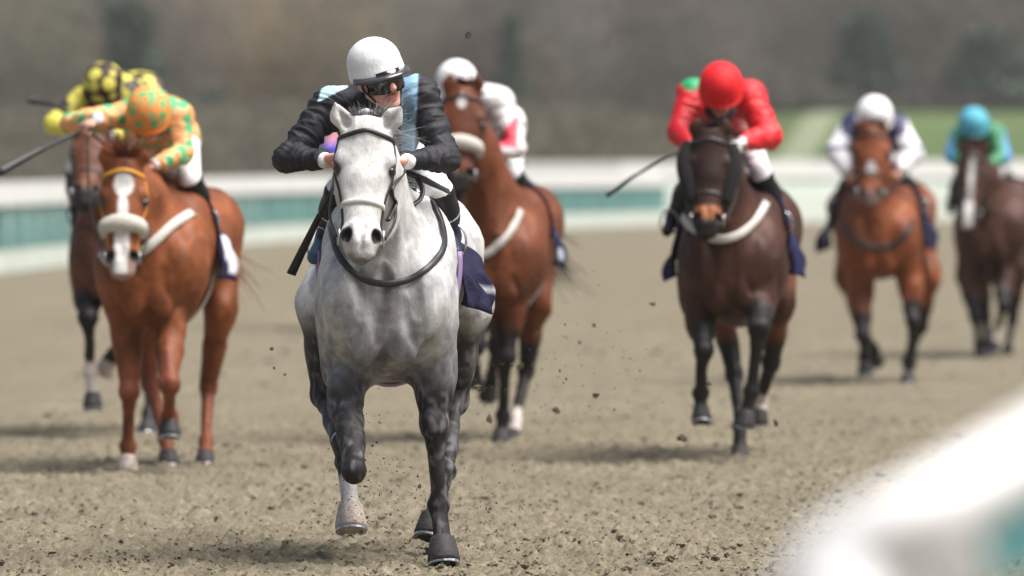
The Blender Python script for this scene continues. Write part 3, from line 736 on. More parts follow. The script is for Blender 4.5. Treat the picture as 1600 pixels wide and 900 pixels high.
    G.apply((lambda X, Y, Z, o=hp(0, 0, -.012), u=up - f * .10: (((X - o[0]) * u[0] + (Y - o[1]) * u[1] + (Z - o[2]) * u[2])), hc_ - .3, hc_ + .3), .006, sub=True)
    V, Fq = G.mesh(); col = c['capcol'](V, (V - hc_) @ sd, (V - hc_) @ f, (V - hc_) @ up)
    hel = put('helmet', V, Fq, M['cap'], rt, org, cols=col)
    V = []; n = 21
    for i in range(n):
        a = R(-78 + 156 * i / (n - 1)); bse = hp(math.sin(a) * R0 * .92, -.02 + math.cos(a) * R0 * .98, .008); l = .044 * math.cos(a * .95) ** .7
        outv = unit(sd * math.sin(a) * .5 + f * math.cos(a) + f * .3 - up * .28)
        V += [bse + up * .012, bse + outv * l + up * .003, bse + outv * l - up * .005, bse - up * .002]
    Fc = [(i * 4 + j, i * 4 + (j + 1) % 4, i * 4 + 4 + (j + 1) % 4, i * 4 + 4 + j) for i in range(n - 1) for j in range(4)] + [(3, 2, 1, 0), (n * 4 - 4, n * 4 - 3, n * 4 - 2, n * 4 - 1)]
    put('peak', V, Fc, M['boot_black'] if c.get('darkpeak') else M['cap'], hel, org, cols=np.tile(c.get('peakcol', (.8, .8, .8)), (len(V), 1)))
    mb = MB(); mb.tube(catmull([hp(0, -.05, -.035), hp(0, -.045, -.09), J['neck'] * .75 + hp(0, -.045, -.09) * .25, J['neck']], 8), [.062, .064, .070, .075, .08, .085, .09, .095], 20)
    mb.put('neck_scarf', M['scarf'], rt, org)
    # goggles with strap
    V = []; n = 25
    for i in range(n):
        a = -1.25 + 2.5 * i / (n - 1); x = math.sin(a) * .083; y = -.012 + math.cos(a) * .098 + .020; w_ = math.cos(a * .9)
        dz = .052 * (w_ ** .4) * (1 - .45 * math.exp(-(a / .10) ** 2)); tz = .028 + .006 * w_
        for zz, o_ in ((tz, -.006), (tz - .002, .006), (tz * .4 - dz * .3, .010), (-dz - .004, .004), (-dz - .006, -.008)):
            V.append(hp(x * (1 + o_), y + o_, zz - .006))
    Fc = [(i * 5 + j, i * 5 + j + 1, i * 5 + 6 + j, i * 5 + 5 + j) for i in range(n - 1) for j in range(4)]
    o = put('goggles', V, Fc, M['goggle'], rt, org); md = o.modifiers.new('thickness', 'SOLIDIFY'); md.thickness = .005
    mb = MB(); mb.ribbon([hp(-.086, .02, .03), hp(-.083, .012, -.03), hp(-.055, .035, -.085), hp(0, .055, -.118), hp(.055, .035, -.085), hp(.083, .012, -.03), hp(.086, .02, .03)], [-sd, -sd, -sd - up, -up, sd - up, sd, sd], .014, .004)
    mb.put('chin_strap', M['leather'], hel, org)
    c['Jw'] = J; c['rt'] = rt; c['hpt'] = hp; c['org'] = org
    # ---- reins (part of the horse's tack)
    mb = MB()
    for sg, s in ((-1, 'L'), (1, 'R')):
        p, n_ = hc['headpt'](.80, sg * 88, .02); e = J['fist' + s]; mid = (p + e) / 2 + np.array([sg * .03, 0, -.05])
        C = catmull([p, mid, e], 16); mb.ribbon(C, [np.array([sg * 1., -.3, 0])] * 16, .018, .004)
    a, b = J['fistL'], J['fistR']; C = catmull([a, (a + b) / 2 + [0, -.03, -.02], b], 12); mb.ribbon(C, [np.array([0, -1., .2])] * 12, .018, .004)
    mb.put('reins', M['leather'], hc['rt'], hc['org'])
    return c
M['boot_black'] = mat('visor_black', (.05, .05, .055), rough=.15, coat=.5)
def whip(P, label, r0=.006, r1=.011, w_=.022, group=None):
    P = catmull(P, 24); n = len(P); mb = MB(); mb.tube(P, [r1 if i < 5 else r0 for i in range(n)], 8)
    o_ = P[0].copy(); rt = root('riding_whip', o_, label, 'whip', group)
    mb.put('shaft', M['whip'], rt, o_)
    m2 = MB(); m2.ribbon(P[14:], [np.array([.5, -1, .2])] * (n - 14), np.linspace(w_ * .6, w_, n - 14), .010); m2.put('padded_end', M['whip'], rt, o_)
    return rt
def dots(V, cell, r, seed=1, soft=.006):
    Q = np.floor(V / cell).astype(np.int64); best = np.full(len(V), 9.)
    for a in (-1, 0, 1):
        for b in (-1, 0, 1):
            for c_ in (-1, 0, 1):
                I = Q + [a, b, c_]; J_ = np.column_stack([hsh(I[:, 0], I[:, 1], I[:, 2], seed + k) for k in range(3)])
                best = np.minimum(best, np.linalg.norm(V - (I + .25 + .5 * J_) * cell, axis=1))
    return sstep(r + soft, r - soft, best)
def solid(col):
    return lambda V, *a: np.tile(np.array(col, float), (len(V), 1))
def paint(col, m, q): m = np.asarray(m, float)[:, None]; return col * (1 - m) + np.asarray(q, float) * m

# ------------------------------------------------------------------ beyond the track
# low rising fields and wooded hill
def gp(px_, y): return ((px_ - 800) * y / F, y)
def sheet(name, x0, x1, y0, y1, fz, m, label, nx=60, ny=60, kind='structure'):
    a, b = np.meshgrid(np.linspace(x0, x1, nx), np.linspace(y0, y1, ny)); a, b = a.ravel(), b.ravel()
    V = np.column_stack([a, b, fz(a, b)]); i = np.arange(nx * (ny - 1)).reshape(ny - 1, nx)[:, :-1].ravel()
    return tag(put(name, V, np.column_stack([i, i + 1, i + nx + 1, i + nx]), m), label, kind=kind)
grassm = mat('grass', (.088, .130, .048), rough=.9, spec=.1, noise=[(.05, .8, 1.2), (.6, .85, 1.1)])
def field_z(x, y): return .01 + 5.3 * sstep(380, 640, y) * sstep(6, 17, x - (y - 380) * .012) + .15 * vnoise(np.column_stack([x, y]), .03, 3)
sheet('grass', -60, 160, 372, 760, field_z, grassm, 'green infield rising gently on the right')
def hill_z(x, y): return np.maximum(0, (y - 700) * .085) + 3 * vnoise(np.column_stack([x, y]), .012, 9) * sstep(700, 900, y) - .05
pathm = mat('pale_path', (.19, .22, .13), rough=.9, noise=(.5, .85, 1.1))
pc = catmull([gp(1130, 384), gp(1180, 410), gp(1235, 480), gp(1290, 590), gp(1330, 655)], 40); V = []
for q in pc:
    for dx in (-1.1, -.55, 0, .55, 1.1): V.append([q[0] + dx, q[1], float(field_z(np.array([q[0] + dx]), np.array([q[1]]))[0]) + .03])
tag(put('path', V, np.array([(i * 5 + j, i * 5 + j + 1, i * 5 + j + 6, i * 5 + j + 5) for i in range(39) for j in range(4)]), pathm), 'pale track curving up the green field', kind='structure')
hillm = mat('hillside', (.17, .15, .128), rough=1, spec=0, noise=[(.02, .7, 1.3), (.12, .8, 1.2)])
sheet('hill', -400, 400, 690, 2200, hill_z, hillm, 'grey brown winter hillside closing the view', 80, 80)

bankm = mat('wood_floor', (.185, .172, .135), rough=1, spec=0, noise=(.15, .8, 1.15))
def bank_z(x, y): return .02 + 2.6 * sstep(296, 425, y) + .4 * vnoise(np.column_stack([x, y]), .08, 19) * sstep(300, 345, y)
# bare winter wood, one mass of twigs
def twigs(c, r, n, rn, size=(.5, 1.4), w_=.10):
    u = rn.normal(size=(n, 3)); u /= np.linalg.norm(u, axis=1)[:, None]; p = c + u * r * (rn.random(n) ** .4)[:, None]
    d = rn.normal(size=(n, 3)); d[:, 2] = np.abs(d[:, 2]) + .3; d /= np.linalg.norm(d, axis=1)[:, None]; l = rn.uniform(*size, n)[:, None]
    s = np.cross(d, rn.normal(size=(n, 3))); s /= np.linalg.norm(s, axis=1)[:, None] + 1e-9
    return np.stack([p - s * w_, p + s * w_, p + d * l + s * w_ * .3, p + d * l - s * w_ * .3], 1).reshape(-1, 3)
rn = np.random.default_rng(4)
woodm = mat('bare_wood', vcol=True, rough=1, spec=0)
def soften(m):                       # thin twigs pass light through
    t = m.node_tree; a = next(n for n in t.nodes if n.type == 'BSDF_PRINCIPLED'); s_ = a.inputs['Base Color'].links[0].from_socket
    tr = t.nodes.new('ShaderNodeBsdfTranslucent'); mx = t.nodes.new('ShaderNodeMixShader'); t.links.new(s_, tr.inputs[0]); mx.inputs[0].default_value = .5
    t.links.new(a.outputs[0], mx.inputs[1]); t.links.new(tr.outputs[0], mx.inputs[2]); t.links.new(mx.outputs[0], t.nodes['Material Output'].inputs[0])
soften(woodm)
VV, CC = [], []
for i in range(900):
    y = rn.uniform(540, 640) if i < 440 else rn.uniform(650, 800)
    px_ = rn.uniform(-700, 2300)
    if i < 440 and px_ > 1120: px_ = rn.uniform(-700, 1060)
    x = (px_ - 800) * y / F; z0 = 0 if i < 440 else float(field_z(np.array([x]), np.array([min(y, 700.)]))[0]); hgt = rn.uniform(9, 14) * (1 if i < 440 else 1.4)
    tone = np.array([.195, .180, .142]) * rn.uniform(.8, 1.15) * (.80 + .35 * math.sin(px_ * .011 + 1) ** 2) * (1 + rn.normal(0, .03, 3))
    if px_ > 700: tone = tone * np.array([1.0, .95, 1.10])
    if 330 < px_ < 560 and rn.random() < .7: tone = np.array([.33, .265, .175]) * rn.uniform(.85, 1.1)
    n = 420; t = twigs(np.array([x, y, z0 + hgt * .55]), np.array([hgt * .30, hgt * .3, hgt * .50]), n, rn, (.4, 1.3), .12)
    VV.append(t); CC.append(np.tile(tone, (len(t), 1)))
    q = rn.normal(size=(70, 3)) * [hgt * .25, hgt * .2, .6] + [x, y, z0 + .8]; t = twigs(np.array([x, y, z0 + .9]), np.array([hgt * .4, 1.5, 1.2]), 90, rn, (.6, 1.4), .14); VV.append(t); CC.append(np.tile(tone * .85, (len(t), 1)))
for i in range(850):
    y = rn.uniform(300, 440); x = (rn.uniform(-400, 1110) - 800) * y / F; z0 = float(bank_z(np.array([x]), np.array([min(y, 424.)]))[0]); hb_ = rn.uniform(.6, 1.9)
    t = twigs(np.array([x, y, z0 + hb_ * .5]), np.array([1.5, 1.2, hb_ * .6]), 60, rn, (.3, .9), .09); VV.append(t); CC.append(np.tile(np.array([.185, .172, .135]) * rn.uniform(.75, 1.2), (len(t), 1)))
VV = np.vstack(VV); CC = np.vstack(CC)
tag(put('woodland', VV, np.arange(len(VV)).reshape(-1, 4), woodm, smooth=False, cols=CC), 'hazy mass of bare winter trees behind the track', kind='stuff')
sheet('slope', -90, 6.6, 292, 425, bank_z, bankm, 'leaf-strewn wooded bank behind the track', 60, 60)
# dark evergreens that stand out of the wood
bark = mat('bark', (.06, .045, .035), rough=.9); ever = mat('evergreen_leaves', (.042, .075, .056), rough=.8, noise=(.8, .6, 1.4))
def evergreen(px_, y, top, base, wpx, label):
    s_ = y / F; x = (px_ - 800) * s_; z1 = CH - (top - HZ) * s_; z0 = CH - (base - HZ) * s_; org = np.array([x, y, z0]); r = wpx * s_
    rt = root('evergreen_tree', org, label, 'tree', 'evergreens in the wood')
    mb = MB(); mb.tube([org, org * [1, 1, 0] + [0, 0, z0 * .5 + z1 * .5], [x, y, z1]], [r * .12, r * .08, r * .02]); mb.put('trunk', bark, rt, org)
    V = []
    for k in range(14):
        f_ = k / 13; zz = z0 + (z1 - z0) * (.12 + .85 * f_); rr = r * (1 - f_ * .6) * .6 * rn.uniform(.8, 1.15)
        V.append(twigs(np.array([x + rn.normal() * r * .05, y, zz]), np.array([rr, rr, (z1 - z0) * .07]), 130, rn, (r * .08, r * .2), r * .05))
    V = np.vstack(V); put('crown', V, np.arange(len(V)).reshape(-1, 4), ever, rt, org, smooth=False)
evergreen(200, 518, 12, 262, 120, 'dark evergreen above the left-hand riders')
evergreen(1352, 612, 30, 150, 110, 'blue green evergreen high above the white capped rider')
evergreen(1540, 615, 60, 150, 130, 'broad evergreen above the rider farthest right')
evergreen(800, 519, 30, 262, 60, 'slim dark evergreen right of the leading rider')
evergreen(335, 520, 150, 262, 80, 'low evergreen beside the orange rider')
# pale hedge line on the far right field
hm = mat('hedge', (.33, .34, .30), rough=1, noise=(.6, .7, 1.2))
V = []
for i in range(300):
    x = rn.uniform(17, 46); V.append(twigs(np.array([x, 655., float(field_z(np.array([x]), np.array([655.]))[0]) + .7]), np.array([1.0, .8, .8]), 60, rn, (.3, .9), .1))
V = np.vstack(V); tag(put('hedge', V, np.arange(len(V)).reshape(-1, 4), hm, smooth=False), 'pale straggly hedge along the top of the green field', 'hedge')

# running rails
near_white = mat('near_white_plastic', (.88, .88, .88), rough=.5)
white = mat('white_plastic', (.66, .67, .66), rough=.5, noise=(.7, .92, 1.03)); pale = mat('pale_board', (.62, .68, .62), rough=.6, noise=(2.0, .85, 1.05, (6, 1, .3)))
teal = mat('teal_board', (.085, .24, .225), rough=.5, noise=[(1.2, .7, 1.25, (5, 1, .3))]); teal_l = mat('pale_teal_board', (.68, .78, .72), rough=.5, noise=(1, .85, 1.1))
def fence(name, pts, bands, label, post=2.4, group='white running rails'):
    P = np.array(pts, float); org = np.array([*P[0], 0]); rt = root(name, org, label, 'running rail', group)
    D = np.concatenate([[0], np.cumsum(np.linalg.norm(np.diff(P, axis=0), axis=1))])
    at_ = lambda d: np.array([np.interp(d, D, P[:, 0]), np.interp(d, D, P[:, 1])])
    n = int(D[-1] / post)
    for nm, z0, z1, th, m, brk in bands:
        mb = MB(); 
        Q = np.array([at_(d) for d in np.linspace(0, D[-1], max(24, n))]); T = np.gradient(Q, axis=0); T /= np.linalg.norm(T, axis=1)[:, None]; N = np.column_stack([-T[:, 1], T[:, 0]]) * th / 2
        k = len(Q)
        V = np.vstack([np.column_stack([Q + N, np.full(k, z0)]), np.column_stack([Q - N, np.full(k, z0)]), np.column_stack([Q - N * .6, np.full(k, z1)]), np.column_stack([Q + N * .6, np.full(k, z1)])])
        mb.add(V, [(j * k + i, j * k + i + 1, ((j + 1) % 4) * k + i + 1, ((j + 1) % 4) * k + i) for i in range(k - 1) for j in range(4)] + [(0, k, 2 * k, 3 * k), (4 * k - 1, 3 * k - 1, 2 * k - 1, k - 1)])
        mb.put(nm, m, rt, org, smooth=False)
    for i in range(min(n, 95)):
        q = at_(i * post + .2); mb = MB(); mb.tube([[q[0], q[1] + .1, 0], [q[0], q[1] + .08, 1.35]], .035, 6); mb.put('post', white, rt, org)
    return rt
zt = 1.50
def gp(px_, y): return ((px_ - 800) * y / F, y)
fence('running_rail', [gp(-700, 100), gp(-160, 120), gp(0, 130), gp(200, 152), gp(420, 180), gp(700, 206), gp(930, 222), gp(1040, 231)],
      [('top_rail', 1.06, 1.42, .16, white, 0), ('advertising_board', .38, 1.055, .03, teal, 0), ('lower_board', .02, .375, .03, pale, 0)], 'white rail with teal boards running behind the field, left to centre')
fence('running_rail', [gp(1040, 231), gp(1200, 236), gp(1400, 243), gp(2100, 262)],
      [('top_rail', 1.26, 1.62, .16, white, 0), ('advertising_board', .75, 1.255, .03, teal_l, 0), ('lower_board', .03, .745, .03, pale, 0)], 'pale rail with whitish green boards behind the horses at right')
fence('running_rail', [gp(560, 268), gp(900, 262), gp(1080, 270), gp(1150, 310), gp(1200, 372), gp(1255, 470), gp(1310, 560)],
      [('top_rail', 1.2, 1.7, .16, white, 0), ('lower_rail', .5, .9, .1, white, 0)], 'far white rail curving up the green field', 6)
fence('running_rail', [gp(1080, 286), gp(1250, 292), gp(1700, 300)],
      [('top_rail', 1.25, 1.75, .16, white, 0), ('lower_rail', .3, .9, .1, pale, 0)], 'second far rail crossing behind the horses at right', 6)
# near rail end, far out of focus, lower right
Yn = 9.5; org = at(1600, 900, Yn); org[2] = 0
rt = root('near_rail', org, 'blurred white rail end with teal panel in the bottom right foreground', 'rail')
mb = MB(); path = [at(1245, 1160, Yn), at(1248, 1020, Yn), at(1272, 920, Yn), at(1338, 856, Yn), at(1435, 806, Yn), at(1530, 756, Yn + .05), at(1640, 694, Yn + .12), at(1800, 605, Yn + .22), at(2000, 495, Yn + .4)]
mb.tube(catmull(path, 50), .045, 18); mb.put('top_rail', near_white, rt, org)
mb = MB(); mb.tube([at(1325, 880, Yn), at(1325, 900 + 1500, Yn) * [1, 1, 0]], .05, 16); mb.put('post', near_white, rt, org)
mb = MB(); p = [at(1375, 900, Yn + .03), at(1440, 850, Yn + .04), at(1512, 806, Yn + .05)]; p = catmull(p, 14); V = np.vstack([p, p - [0, 0, .06]]); mb.tube(p - [0, 0, .03], .045, 10); mb.put('lower_rail', near_white, rt, org)
mb = MB(); p = catmull([at(1372, 872, Yn + .05), at(1460, 836, Yn + .06), at(1543, 800, Yn + .09)], 10); V = np.vstack([p, p - [0, 0, .09], p - [0, 0, .09] + [0, .012, 0], p + [0, .012, 0]]); k = 10
mb.add(V, [(j * k + i, j * k + i + 1, ((j + 1) % 4) * k + i + 1, ((j + 1) % 4) * k + i) for i in range(k - 1) for j in range(4)] + [(0, k, 2 * k, 3 * k), (4 * k - 1, 3 * k - 1, 2 * k - 1, k - 1)]); mb.put('white_board', near_white, rt, org)
mb = MB(); p = catmull([at(1545, 802, Yn + .10), at(1640, 752, Yn + .16), at(1900, 605, Yn + .34)], 12); V = np.vstack([p, p - [0, 0, .085], p - [0, 0, .085] + [0, .012, 0], p + [0, .012, 0]]); k = 12
mb.add(V, [(j * k + i, j * k + i + 1, ((j + 1) % 4) * k + i + 1, ((j + 1) % 4) * k + i) for i in range(k - 1) for j in range(4)] + [(0, k, 2 * k, 3 * k), (4 * k - 1, 3 * k - 1, 2 * k - 1, k - 1)]); mb.put('panel', mat('teal_panel', (.20, .62, .66), rough=.5), rt, org)

# loose clods lying on the track
def blob(rr_, n=6, m=4):
    V = []; 
    for i in range(m + 1):
        for j in range(n):
            a, b = math.pi * i / m, 2 * math.pi * j / n + i * .4; q = 1 + rr_.uniform(-.35, .35); V.append([math.sin(a) * math.cos(b) * q, math.sin(a) * math.sin(b) * q, math.cos(a) * q * .8])
    return np.array(V), np.array([(i * n + j, i * n + (j + 1) % n, (i + 1) * n + (j + 1) % n, (i + 1) * n + j) for i in range(m) for j in range(n)])
shapes = [blob(rn, 5, 3) for _ in range(14)]
N_ = 46000; yy = 34.3 + 24 * rn.random(N_) ** 2.2; xx = rn.uniform(-1, 1, N_) * (2.6 + (yy - 34) * .07); keep = vnoise(np.column_stack([xx, yy]), (2.2, .9, 1), 55) + rn.normal(0, .5, N_) > -.35; xx, yy = xx[keep], yy[keep]
zz = ground_z(xx, yy); VV = []; FF = []; b = 0
for i in range(len(xx)):
    V, Fc = shapes[i % 14]; r = .0028 + .0075 * rn.random() ** 2 + (.012 if rn.random() < .02 else 0) ; a = rn.uniform(0, 6.28); ca, sa = math.cos(a), math.sin(a)
    W = V * r * [1.3, 1, .8]; W = np.column_stack([W[:, 0] * ca - W[:, 1] * sa, W[:, 0] * sa + W[:, 1] * ca, W[:, 2]]); VV.append(W + [xx[i], yy[i], zz[i] + r * .3]); FF.append(Fc + b); b += len(V)
clodm = mat('loose_sand_clods', (.155, .132, .092), rough=.95, noise=(30, .5, 1.6))
tag(put('loose_clods', np.vstack(VV), np.vstack(FF), clodm, smooth=False), 'small crumbs of sand scattered on the racing surface', kind='stuff')
VV = []; FF = []; b = 0
for i in range(700):                # bigger damp lumps further up the track
    y = rn.uniform(40, 95); x = rn.uniform(-1, 1) * (2.8 + (y - 34) * .07); V, Fc = shapes[i % 14]; r = .010 + .022 * rn.random() ** 4
    VV.append(V * r * [1.6, 1.2, .6] + [x, y, float(ground_z(np.array([x]), np.array([y]))[0]) + r * .2]); FF.append(Fc + b); b += len(V)
tag(put('damp_lumps', np.vstack(VV), np.vstack(FF), mat('damp_sand', (.11, .092, .064), rough=.95, noise=(30, .6, 1.5)), smooth=False), 'darker damp lumps dotted over the churned track', kind='stuff')
# clods thrown up in the air
def fly(px_, py_, Y, r, i):
    r = r * .75
    V, Fc = shapes[i % 14]; W = V * r * rn.uniform(.6, 1.3, 3); o_ = at(px_, py_, Y)
    o = put('flying_clod', W, Fc, M['clod'], smooth=False); o.location = o_; return o
spec = [(558, 690, 30, 60, 0), (640, 790, 55, 60, 0), (600, 740, 40, 50, 0), (735, 800, 40, 40, .4)]
idx = 0
for cx_, cy_, sx_, sy_, dd in spec:
    for j in range(34):
        o = fly(cx_ + rn.normal() * sx_ * .6, cy_ + rn.normal() * sy_ * .5, DIST + dd + rn.normal() * .3, .003 + .009 * rn.random() ** 4, idx); idx += 1
        tag(o, 'small clod of sand kicked up round the grey horse\'s legs', 'clod', 'clods flying round the grey horse')
for (a, b_, y_, r) in ((732, 55, 41, .03), (928, 508, 43, .022), (883, 507, 41, .01), (930, 618, 42, .026), (870, 642, 44, .03), (800, 570, 43, .015), (748, 606, 41, .035), (765, 655, 42, .03), (812, 572, 45, .04), (875, 580, 40, .008), (885, 592, 40, .010), (880, 598, 41, .012),
                       (1020, 475, 43, .02), (905, 535, 42, .016), (425, 545, 40, .014), (445, 585, 40, .013), (428, 575, 39, .010), (1000, 580, 41, .008), (1108, 600, 43, .02), (1212, 660, 44, .03), (985, 560, 42, .008), (1066, 685, 43, .03), (840, 520, 42, .012), (960, 640, 41, .010)):
    o = fly(a, b_, y_, r, idx); idx += 1; tag(o, 'clod of sand in mid-air between the horses', 'clod', 'clods flying between the horses')

# fine sand thrown up by the hooves
V0, F0 = blob(rn, 4, 2); VV = []; FF = []; b = 0
for (px_, py_, sx, sy, dd, n) in ((680, 868, 46, 16, -.05, 520), (550, 800, 30, 30, .4, 160), (610, 780, 60, 45, .3, 420), (560, 700, 40, 50, .4, 160), (735, 790, 60, 40, .8, 380), (785, 640, 60, 60, 7, 300), (1160, 690, 50, 30, 12, 260), (250, 715, 60, 20, 10.5, 260), (920, 570, 70, 70, 5, 120)):
    for j in range(n):
        o_ = at(px_ + rn.normal() * sx, min(py_ + rn.normal() * sy, 880), DIST + dd + rn.normal() * .25)
        if o_[2] < .005: o_[2] = .005 + rn.random() * .03
        W = V0 * (.0016 + .0035 * rn.random() ** 3) * (1 + .08 * dd); VV.append(W + o_); FF.append(F0 + b); b += len(V0)
tag(put('sand_spray', np.vstack(VV), np.vstack(FF), M['clod'], smooth=False), 'fine sand spraying up from the hooves', kind='stuff')
# pale winter air over the course
mb = MB(); mb.box((-420, -70, -1.2), (420, 2300, 160)); ho = mb.put('haze', None, smooth=False); tag(ho, 'thin pale winter haze over the racecourse', kind='stuff')
hz = bpy.data.materials.new('haze'); hz.use_nodes = True; t = hz.node_tree; t.nodes.remove(t.nodes['Principled BSDF']); pv = t.nodes.new('ShaderNodeVolumePrincipled')
pv.inputs['Color'].default_value = (.92, .91, .86, 1); pv.inputs['Density'].default_value = .0002; pv.inputs['Anisotropy'].default_value = .2
t.links.new(pv.outputs[0], t.nodes['Material Output'].inputs['Volume']); ho.data.materials.append(hz)

# ------------------------------------------------------------------ the leading grey and its rider
def disc(V, px_, py_, r): a, b = topx(V); return sstep(r + 3, r - 3, np.hypot(a - px_, b - py_))
grey = dict(kind='grey', label='pale grey horse in front, galloping towards the viewer with dark dappled legs', Y0=DIST, vox=.0085, cx0=602, cx1=624, Wc=.250, Wr=.345, H=1.63, B=.80,
    coat=(.68, .675, .665), poll=(574, 190, -.42), muzzle=(563, 409, -.60), ears=((523, 161, -.42), (629, 163, -.42)), hair='hair_grey', hw=1.05, yaw=4, lm=.97, lmk=dict(FL=.88), cang=(-86, 112), dk=.62, cw=.024, nbw=.026, nbt=.009, hs=1.12,
    breast=[(519, 352), (524, 376), (531, 400), (548, 425), (575, 440), (610, 444), (645, 436), (668, 420), (684, 402), (692, 385), (689, 352), (676, 322), (660, 300)], bw=.030, pale=('HL',), gd=.36,
    legs=dict(FL=[(541, 570, .05), (553, 735, -.36), (549, 722, -.10), (545, 708, .0), (543, 684, .05), (0, .3, -1)],
              FR=[(675, 565, .05), (679, 662, -.06), (685, 790, -.02), (690, 825, -.05), (694, 882, -.10)],
              HL=[(500, 475, 1.15), (503, 615, 1.2), (539, 718, .62), (546, 760, .55), (549, 830, .48)],
              HR=[(735, 475, 1.25), (714, 625, 1.35), (697, 735, .95), (682, 785, .85), (668, 842, .78), (0, -.6, -.6)]),
    cloth=(.013, .012, .040), cd=(.44, .95), flap=(.02, .10), tail=(-.1, 1, -.1), fordir=np.array([.1, 0, 0]), forl=.066, nfor=520, nbmat='web',
    cpatch=((1, 96, 100, .72, .92, (.40, .41, .45)), (1, 60, 80, .04, .14, (.10, .16, .42)), (-1, 40, 90, .0, .15, (.03, .06, .30))))
horse(grey)
def lead_pat(V, J, hd_):
    col = np.tile((.024, .024, .030), (len(V), 1)).astype(float); px, py = topx(V); lb = (.36, .58, .72)
    tor = sstep(.13, .10, np.abs(V[:, 0] - hd_[0] + .02)) 
    col = paint(col, sstep(625, 628, px) * sstep(655, 651, px + (py - 130) * .05) * (py < 236) , (.27, .45, .62))
    col = paint(col, sstep(545, 541, px) * sstep(506, 510, px + (py - 120) * .3) * (py < 153 - (px - 510) * .5), (.52, .76, .86))
    return col
def cap_lead(V, a, b, z):
    col = np.tile((.88, .89, .91), (len(V), 1)).astype(float)
    return paint(col, np.exp(-((a + .095) / .004) ** 2) * (z < .04) * (b < .05), (.05, .06, .16))
rider = dict(label='jockey in black sleeved silks and white cap with black goggles on the grey horse', vox=.0065, puff=1.25, fold=.65,
    J=dict(head=(592, 119, -.02), neck=(583, 168, .12), shL=(516, 168, .16), shR=(656, 150, .18), elL=(451, 246, .02), elR=(696, 246, .06), wrL=(503, 250, -.16), wrR=(640, 252, -.14),
           pelvis=(608, 232, .92), knL=(531, 300, .36), knR=(686, 300, .36), anL=(510, 370, .50), anR=(704, 368, .52), toL=(491, 402, .36), toR=(712, 395, .40)),
    face=(.46, -1, -.04), up=(-.30, -.06, 1), pattern=lead_pat, capcol=cap_lead, helm=.120, darkpeak=True, skin=(.78, .42, .34), handL=(.9, -.35, 0.05), palmL=(.2, -.6, -.8), handR=(-.9, -.3, .05), k=1.13)
jockey(rider, grey)

mb = MB(); fr_ = rider['Jw']['fistR']; nrm = np.array([-.3, -1, .3])
C = catmull([fr_, at(652, 276, DIST), at(676, 287, DIST + .1), at(702, 300, DIST + .25)], 12); mb.ribbon(C, [nrm] * 12, .032, .004)
C = catmull([at(650, 276, DIST), at(660, 296, DIST - .03), at(655, 313, DIST - .06), at(636, 323, DIST - .1), at(616, 322, DIST - .18)], 22); mb.ribbon(C, [nrm] * 22, .022, .005)
C = catmull([at(606, 345, DIST - .44), at(618, 318, DIST - .32), at(612, 296, DIST - .4), at(632, 268, DIST - .2)], 18); mb.ribbon(C, [nrm] * 18, .022, .006)
mb.put('martingale_strap', M['leather'], grey['rt'], grey['org'])

# ------------------------------------------------------------------ the field behind
G_ = 'racehorses galloping behind the grey'; GJ = 'jockeys riding behind the leader'; GW = 'whips held by the jockeys'
CH_ = (.23, .068, .022); BAY = (.165, .048, .018); DK = (.060, .021, .012)
def spots(base, spot, sc_, thr, seed):
    def f(V, J, hd_): 
        m = dots(V, sc_, thr, seed); return paint(np.tile(np.array(base, float), (len(V), 1)), m, spot)
    return f
# chestnut with the sheepskin noseband, left
ch = dict(kind='bay', label='bright chestnut horse with broad white blaze and white sheepskin noseband, galloping at left', group=G_, Y0=47.95, vox=.012, cx0=235, cx1=290, Wc=.268, Wr=.305, H=1.60, B=.82,
    coat=CH_, legs_col=(.22, .065, .028), poll=(194, 254, -.42), muzzle=(190, 434, -.62), ears=((165, 222, -.42), (222, 222, -.42)), hair='hair_red', hw=1.0, forl=.16, nfor=260,
    breast=[(160, 395), (175, 412), (205, 405), (240, 378), (270, 350), (298, 334)], bw=.055, bmat='web', brow='gold_web', bridle='gold_web', nose='fleece', muzzle_col=(.30, .20, .17), tail=(.3, 1, -.55),
    blaze=((.08, .30, .055), (.28, .52, .030), (.5, .95, .035)), pale=('FL',), gmat='web',
    legs=dict(FL=[(200, 485, 0), (202, 611, -.10), (200, 698, .0), (200, 712, 0), (199, 742, -.03)],
              FR=[(266, 480, 0), (264, 600, -.42), (265, 652, -.2), (265, 662, -.2), (265, 684, -.22), (0, -.8, -.4)],
              HL=[(225, 480, 1.2), (235, 600, 1.2), (258, 682, .9), (262, 700, .85), (265, 733, .8)],
              HR=[(345, 480, 1.2), (325, 605, 1.4), (322, 690, 1.2), (321, 710, 1.15), (320, 733, 1.1)]),
    cloth=(.014, .012, .045), cd=(.26, .84), flap=(.02, .07), cpatch=((1, 70, 108, .45, .95, (.62, .64, .70)),))
horse(ch)
M['goggle_'] = M['goggle']
oj = dict(label='jockey in orange silks with green spots, arm stretched out, on the chestnut horse', group=GJ, vox=.012, puff=1.2, fold=.5,
    J=dict(head=(232, 182, .0), neck=(238, 205, .12), shL=(205, 178, .15), shR=(276, 182, .22), elL=(112, 193, .0), elR=(286, 240, .15), wrL=(150, 186, -.25), wrR=(243, 256, -.05),
           pelvis=(262, 215, .85), knL=(205, 290, .24), knR=(298, 282, .24), anL=(180, 350, .42), anR=(322, 338, .42), toL=(172, 372, .28), toR=(330, 362, .28)),
    face=(-.1, -.8, -.8), up=(0, -.8, .8), pattern=spots((.90, .42, .16), (.06, .46, .20), (.082), .036, 40), breeches=(.8, .8, .82),
    capcol=lambda V, a, b, z: spots((.85, .32, .08), (.12, .48, .2), (.062), .027, 41)(V, 0, 0), peakcol=(.85, .22, .03), handL=(-.6, -.4, -.3))
